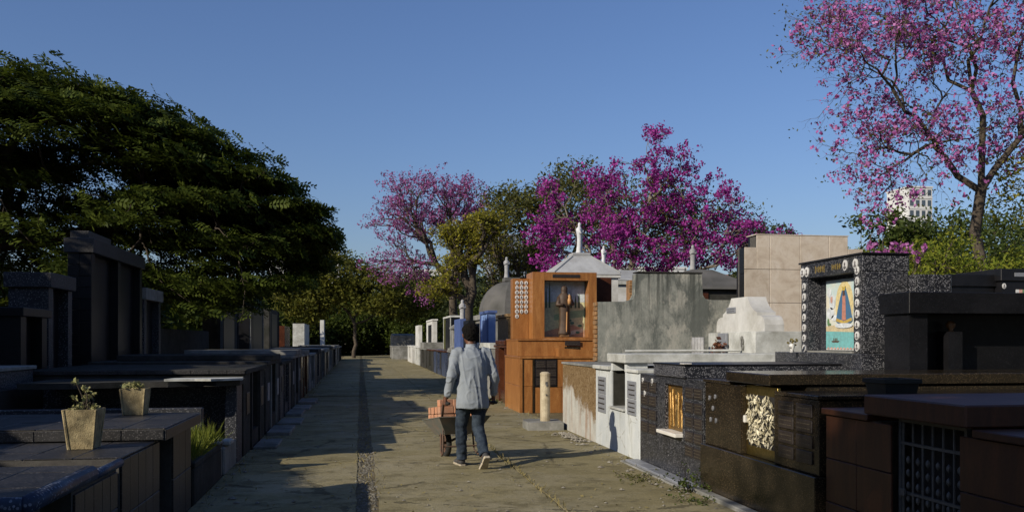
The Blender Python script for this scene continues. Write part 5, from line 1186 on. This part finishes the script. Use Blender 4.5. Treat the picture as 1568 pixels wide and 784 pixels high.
for s in (-1, 1):
    b.tube([(s * .078, .09, 1.668), (s * .094, .082, 1.645), (s * .090, .086, 1.612), (s * .074, .095, 1.598)], [.009, .014, .012, .007], 8)     # ear
    b.tube([SH[s], EL[s], WR[s], (s * .307, .10, HP + .06)], [.055, .043, .030, .026], 12)
    b.tube([HIP[s], KN[s], AN[s], (AN[s][0], AN[s][1] + .01, AN[s][2] - .04)], [.085, .058, .042, .04], 12)
    hx, hy = s * .318, .115                             # palm on the outside of the handle, fingers curled under it
    b.loft([[(hx + s * dx, hy + dy * k, z) for dx, dy in ((-.012, -1), (.012, -1), (.015, 0), (.012, 1), (-.012, 1), (-.014, 0))] for k, z in ((.026, HP + .075), (.036, HP + .05), (.040, HP + .02), (.040, HP + .0))])
    for q, (dy, ln) in enumerate(((-.033, .88), (-.011, 1.0), (.011, 1.05), (.033, .98))):
        y = hy + dy
        b.tube([(hx + s * .002, y, HP + .012), (hx + s * .008, y, HP - .014), (hx - s * .008, y, HP - .030 * ln), (hx - s * .030 * ln, y, HP - .027), (hx - s * .038 * ln, y, HP - .006)], [.010, .0095, .009, .0085, .007], 8)
    b.tube([(hx - s * .010, hy + .030, HP + .045), (hx - s * .032, hy + .045, HP + .028), (hx - s * .042, hy + .040, HP + .006), (hx - s * .040, hy + .034, HP - .010)], [.012, .011, .0095, .007], 8)
b.tube([(0, .19, 1.655), (0, .215, 1.625), (0, .205, 1.605)], [.010, .016, .014], 8); b.tube([(-.022, .188, 1.575), (0, .196, 1.573), (.022, .188, 1.575)], [.006, .009, .006], 8)
body = remeshed(b, 'body', .0055, 2); body.materials.append(MATS['skin']); bo = put('body', body, man)
for s in (-1, 1):
    m = MB().lathe([(0, -.011), (.008, -.008), (.011, 0), (.008, .008), (0, .011)], s * .03, .183, 1.642, 10); me = m.mesh('eye', True); me.transform(MROT); me.materials.append(MATS['porcelain']); put('eye', me, man)
# shirt, hanging loose to mid thigh
b = MB()
b.loft([tring(.0, -.005, .735, .205, .150, 28), tring(0, -.008, .80, .208, .155, 28), tring(0, -.005, .95, .194, .148, 28), tring(0, .0, 1.1, .193, .142, 28), tring(0, .012, 1.25, .207, .142, 28), tring(0, .022, 1.36, .216, .132, 28), tring(0, .03, 1.42, .186, .112, 28), tring(0, .04, 1.46, .118, .090, 28), tring(0, .05, 1.485, .074, .076, 28), tring(0, .055, 1.505, .066, .070, 28)])
for s in (-1, 1):
    d = lambda a, c, f: tuple(a[i] + (c[i] - a[i]) * f for i in range(3))
    b.tube([(s * .13, .03, 1.42), (SH[s][0] + s * .0, SH[s][1], 1.415), d(SH[s], EL[s], .45), EL[s], d(EL[s], WR[s], .5), d(EL[s], WR[s], 1.0)], [.078, .078, .068, .061, .055, .046], 16)
def folds(c):
    a = 1 - min(1, abs(mn.noise(Vector((c.x * 11 + c.z * 1.5, c.y * 6, c.z * 1.6)))) * 3.2)          # long hanging creases
    d_ = 1 - min(1, abs(mn.noise(Vector((c.x * 5 - c.z * 6, 3.1 + c.y * 3, c.z * 4.0 + c.x * 7)))) * 4.5)   # pulls across the back
    q = mn.noise(Vector((c.x * 16, c.y * 12, c.z * 9)))
    sl = 1.6 if abs(c.x) > .24 else 1.0
    return (a * a * .010 + d_ * d_ * .006 * sl + q * .004) - .005
sh = remeshed(b, 'shirt', .010, 4, folds); sh.materials.append(MATS['shirt_cloth']); put('shirt', sh, man)
b = MB().loft([tring(0, .052, 1.48, .070, .074, 20), tring(0, .058, 1.525, .064, .068, 20), tring(0, .058, 1.526, .056, .06, 20), tring(0, .052, 1.481, .058, .062, 20)]); me = remeshed(b, 'collar', .006, 2); me.materials.append(MATS['shirt_cloth']); put('collar', me, man)
# jeans
b = MB()
b.loft([tring(0, .0, .84, .165, .125, 24), tring(0, .0, .93, .170, .125, 24), tring(0, .0, 1.0, .155, .11, 24)])
for s in (-1, 1):
    b.tube([(s * .075, 0, .93), d(HIP[s], KN[s], .2), d(HIP[s], KN[s], .6), KN[s], d(KN[s], AN[s], .5), d(KN[s], AN[s], .85), d(KN[s], AN[s], 1.02)], [.10, .108, .090, .076, .070, .066, .070], 16)
def jfold(c):
    low = max(0, .62 - c.z); return mn.noise(Vector((c.x * 10, c.y * 10, c.z * 24))) * (.005 + low * .02) + mn.noise(Vector((c.x * 25, c.y * 25, c.z * 12))) * .004
jn = remeshed(b, 'jeans', .009, 3, jfold); jn.materials.append(MATS['denim']); put('jeans', jn, man)
# hair
b = MB().loft([tring(0, .070 + o_, z, rx, ry, 20) for z, rx, ry, o_ in ((1.565, .050, .03, -.045), (1.58, .074, .055, -.038), (1.61, .087, .082, -.022), (1.65, .102, .108, -.008), (1.70, .108, .112, .0), (1.74, .094, .098, .0), (1.77, .062, .064, .0), (1.782, .03, .03, .0))])
hr = remeshed(b, 'hair', .006, 2, lambda c: mn.noise(c * 40) * .008 + mn.noise(c * 130) * .004 - max(0, c.y - .11) * max(0, 1.70 - c.z) * 9); hr.materials.append(MATS['hair']); put('hair', hr, man)
# shoes: local foot frame, toe along +y
for s, pitch in ((-1, R(2)), (1, R(-47))):
    up = MB().loft([[(x * w_, y, z) for x, z in ((-1, .012), (-.96, zt * .6), (-.55, zt), (.55, zt), (.96, zt * .6), (1, .012))] for y, w_, zt in ((-.07, .028, .075), (-.05, .038, .10), (.0, .040, .105), (.05, .041, .09), (.10, .046, .068), (.15, .048, .055), (.19, .040, .042), (.21, .022, .03))])
    so_ = MB().loft([[(x * w_ * 1.08, y * 1.02, z) for x, z in ((-1, -.016), (-1, .016), (1, .016), (1, -.016))] for y, w_ in ((-.078, .026), (-.06, .037), (.0, .038), (.04, .037), (.10, .046), (.15, .049), (.195, .040), (.216, .020))])
    M_ = MROT @ Matrix.Translation((AN[s][0], AN[s][1] + .0, AN[s][2])) @ Matrix.Rotation(pitch, 4, 'X') @ Matrix.Translation((0, .02, -.085))
    me = up.mesh('shoe', True); me.transform(M_); me.materials.append(MATS['shoe']); o = put('shoe', me, man)
    me = so_.mesh('sole'); me.transform(M_); me.materials.append(MATS['shoe_sole']); put('sole', me, o)

wb = thing('wheelbarrow', 'rusty metal wheelbarrow loaded with bricks', 'wheelbarrow', (MX - .1, MY + .7, 0))
def wput(name, mb, mat, parent=wb, smooth=False):
    me = mb.mesh(name, smooth); me.transform(MROT); me.materials.append(MATS[mat]); return put(name, me, parent)
for s in (-1, 1):
    h_ = wput('handle', MB().tube([(s * .305, .00, HP), (s * .305, .22, HP - .015), (s * .27, .42, HP - .22), (s * .20, .75, .36), (s * .06, 1.13, .215)], .017, 10), 'rusty_iron', wb, True)
    wput('grip', MB().tube([(s * .305, -.02, HP), (s * .305, .17, HP - .010)], .0195, 10), 'rubber', h_, True)
    wput('leg', MB().tube([(s * .245, .46, HP - .28), (s * .25, .44, .14), (s * .245, .50, .10), (s * .225, .62, .15), (s * .215, .66, .40)], .012, 8), 'rusty_iron', wb, True)
wput('brace', MB().tube([(-.247, .45, .22), (.247, .45, .22)], .010, 8), 'rusty_iron'); wput('brace', MB().tube([(-.05, 1.13, .2), (.05, 1.13, .2)], .012, 8), 'rusty_iron')
tz = lambda y: .10 * (1 - (y - .3) / .8)                # the lifted barrow tips forward
def rect(x, y0, y1, z): return [(-x, y0, z + tz(y0)), (x, y0, z + tz(y0)), (x, y1, z + tz(y1)), (-x, y1, z + tz(y1))]
wput('tray', MB().loft([rect(.21, .46, .92, .30), rect(.335, .30, 1.10, .50), rect(.345, .29, 1.11, .505), rect(.345, .29, 1.11, .515), rect(.328, .307, 1.093, .512), rect(.205, .465, .915, .306)]), 'barrow_tray')
ww = MB(); n = 24
ww.loft([[(x, 1.16 + r_ * math.cos(a), .185 + r_ * math.sin(a)) for x, r_ in ((-.035, .165), (-.028, .181), (0, .187), (.028, .181), (.035, .165), (.03, .125), (-.03, .125))] for a in [2 * math.pi * k / n for k in range(n + 1)]], False)
wh = wput('wheel', ww, 'rubber', wb, True)
rm = MB(); rm.loft([[(x, 1.16 + r_ * math.cos(a), .185 + r_ * math.sin(a)) for x, r_ in ((-.025, .128), (.025, .128), (.022, .10), (-.022, .10))] for a in [2 * math.pi * k / n for k in range(n + 1)]], False)
for k in range(5): rm.tube([(0, 1.16, .185), (0, 1.16 + .11 * math.cos(k * 1.2566), .185 + .11 * math.sin(k * 1.2566))], .012, 6)
rm.tube([(-.06, 1.16, .185), (.06, 1.16, .185)], .015, 8); wput('rim', rm, 'rusty_iron', wh)
bm_ = MB().box(-.095, .095, -.045, .045, -.045, .045, .006).mesh('brick'); bm_.materials.append(MATS['brick_clay'])
rg = random.Random(12); Bk = []
for lay, (nx, ny, z, wx) in enumerate(((2, 4, .415, .10), (3, 4, .51, .195), (3, 4, .604, .20), (3, 3, .698, .195))):
    for i in range(nx):
        for j in range(ny):
            if lay == 3 and rg.random() < .35: continue
            x = (i - (nx - 1) / 2) * wx + rg.uniform(-.008, .008) + (.03 if lay == 3 else 0); y = (.69 - (ny - 1) * .065 + j * .13 if lay == 0 else .70 - (ny - 1) * .08 + j * .16) - (.05 if lay == 3 else 0)
            o = put('brick', bm_); o.matrix_world = MROT @ Matrix.Translation((x, y, z + tz(y) * .75 + .02)) @ Matrix.Rotation(rg.uniform(-.12, .12), 4, 'Z') @ Matrix.Rotation(R(-7) + rg.uniform(-.02, .02), 4, 'X')
            tag(o, ['orange clay brick on the bottom of the wheelbarrow tray', 'orange clay brick in the second layer of the wheelbarrow load', 'orange clay brick in the third layer of the wheelbarrow load', 'orange clay brick on top of the wheelbarrow load'][lay], 'brick', 'bricks in the wheelbarrow')
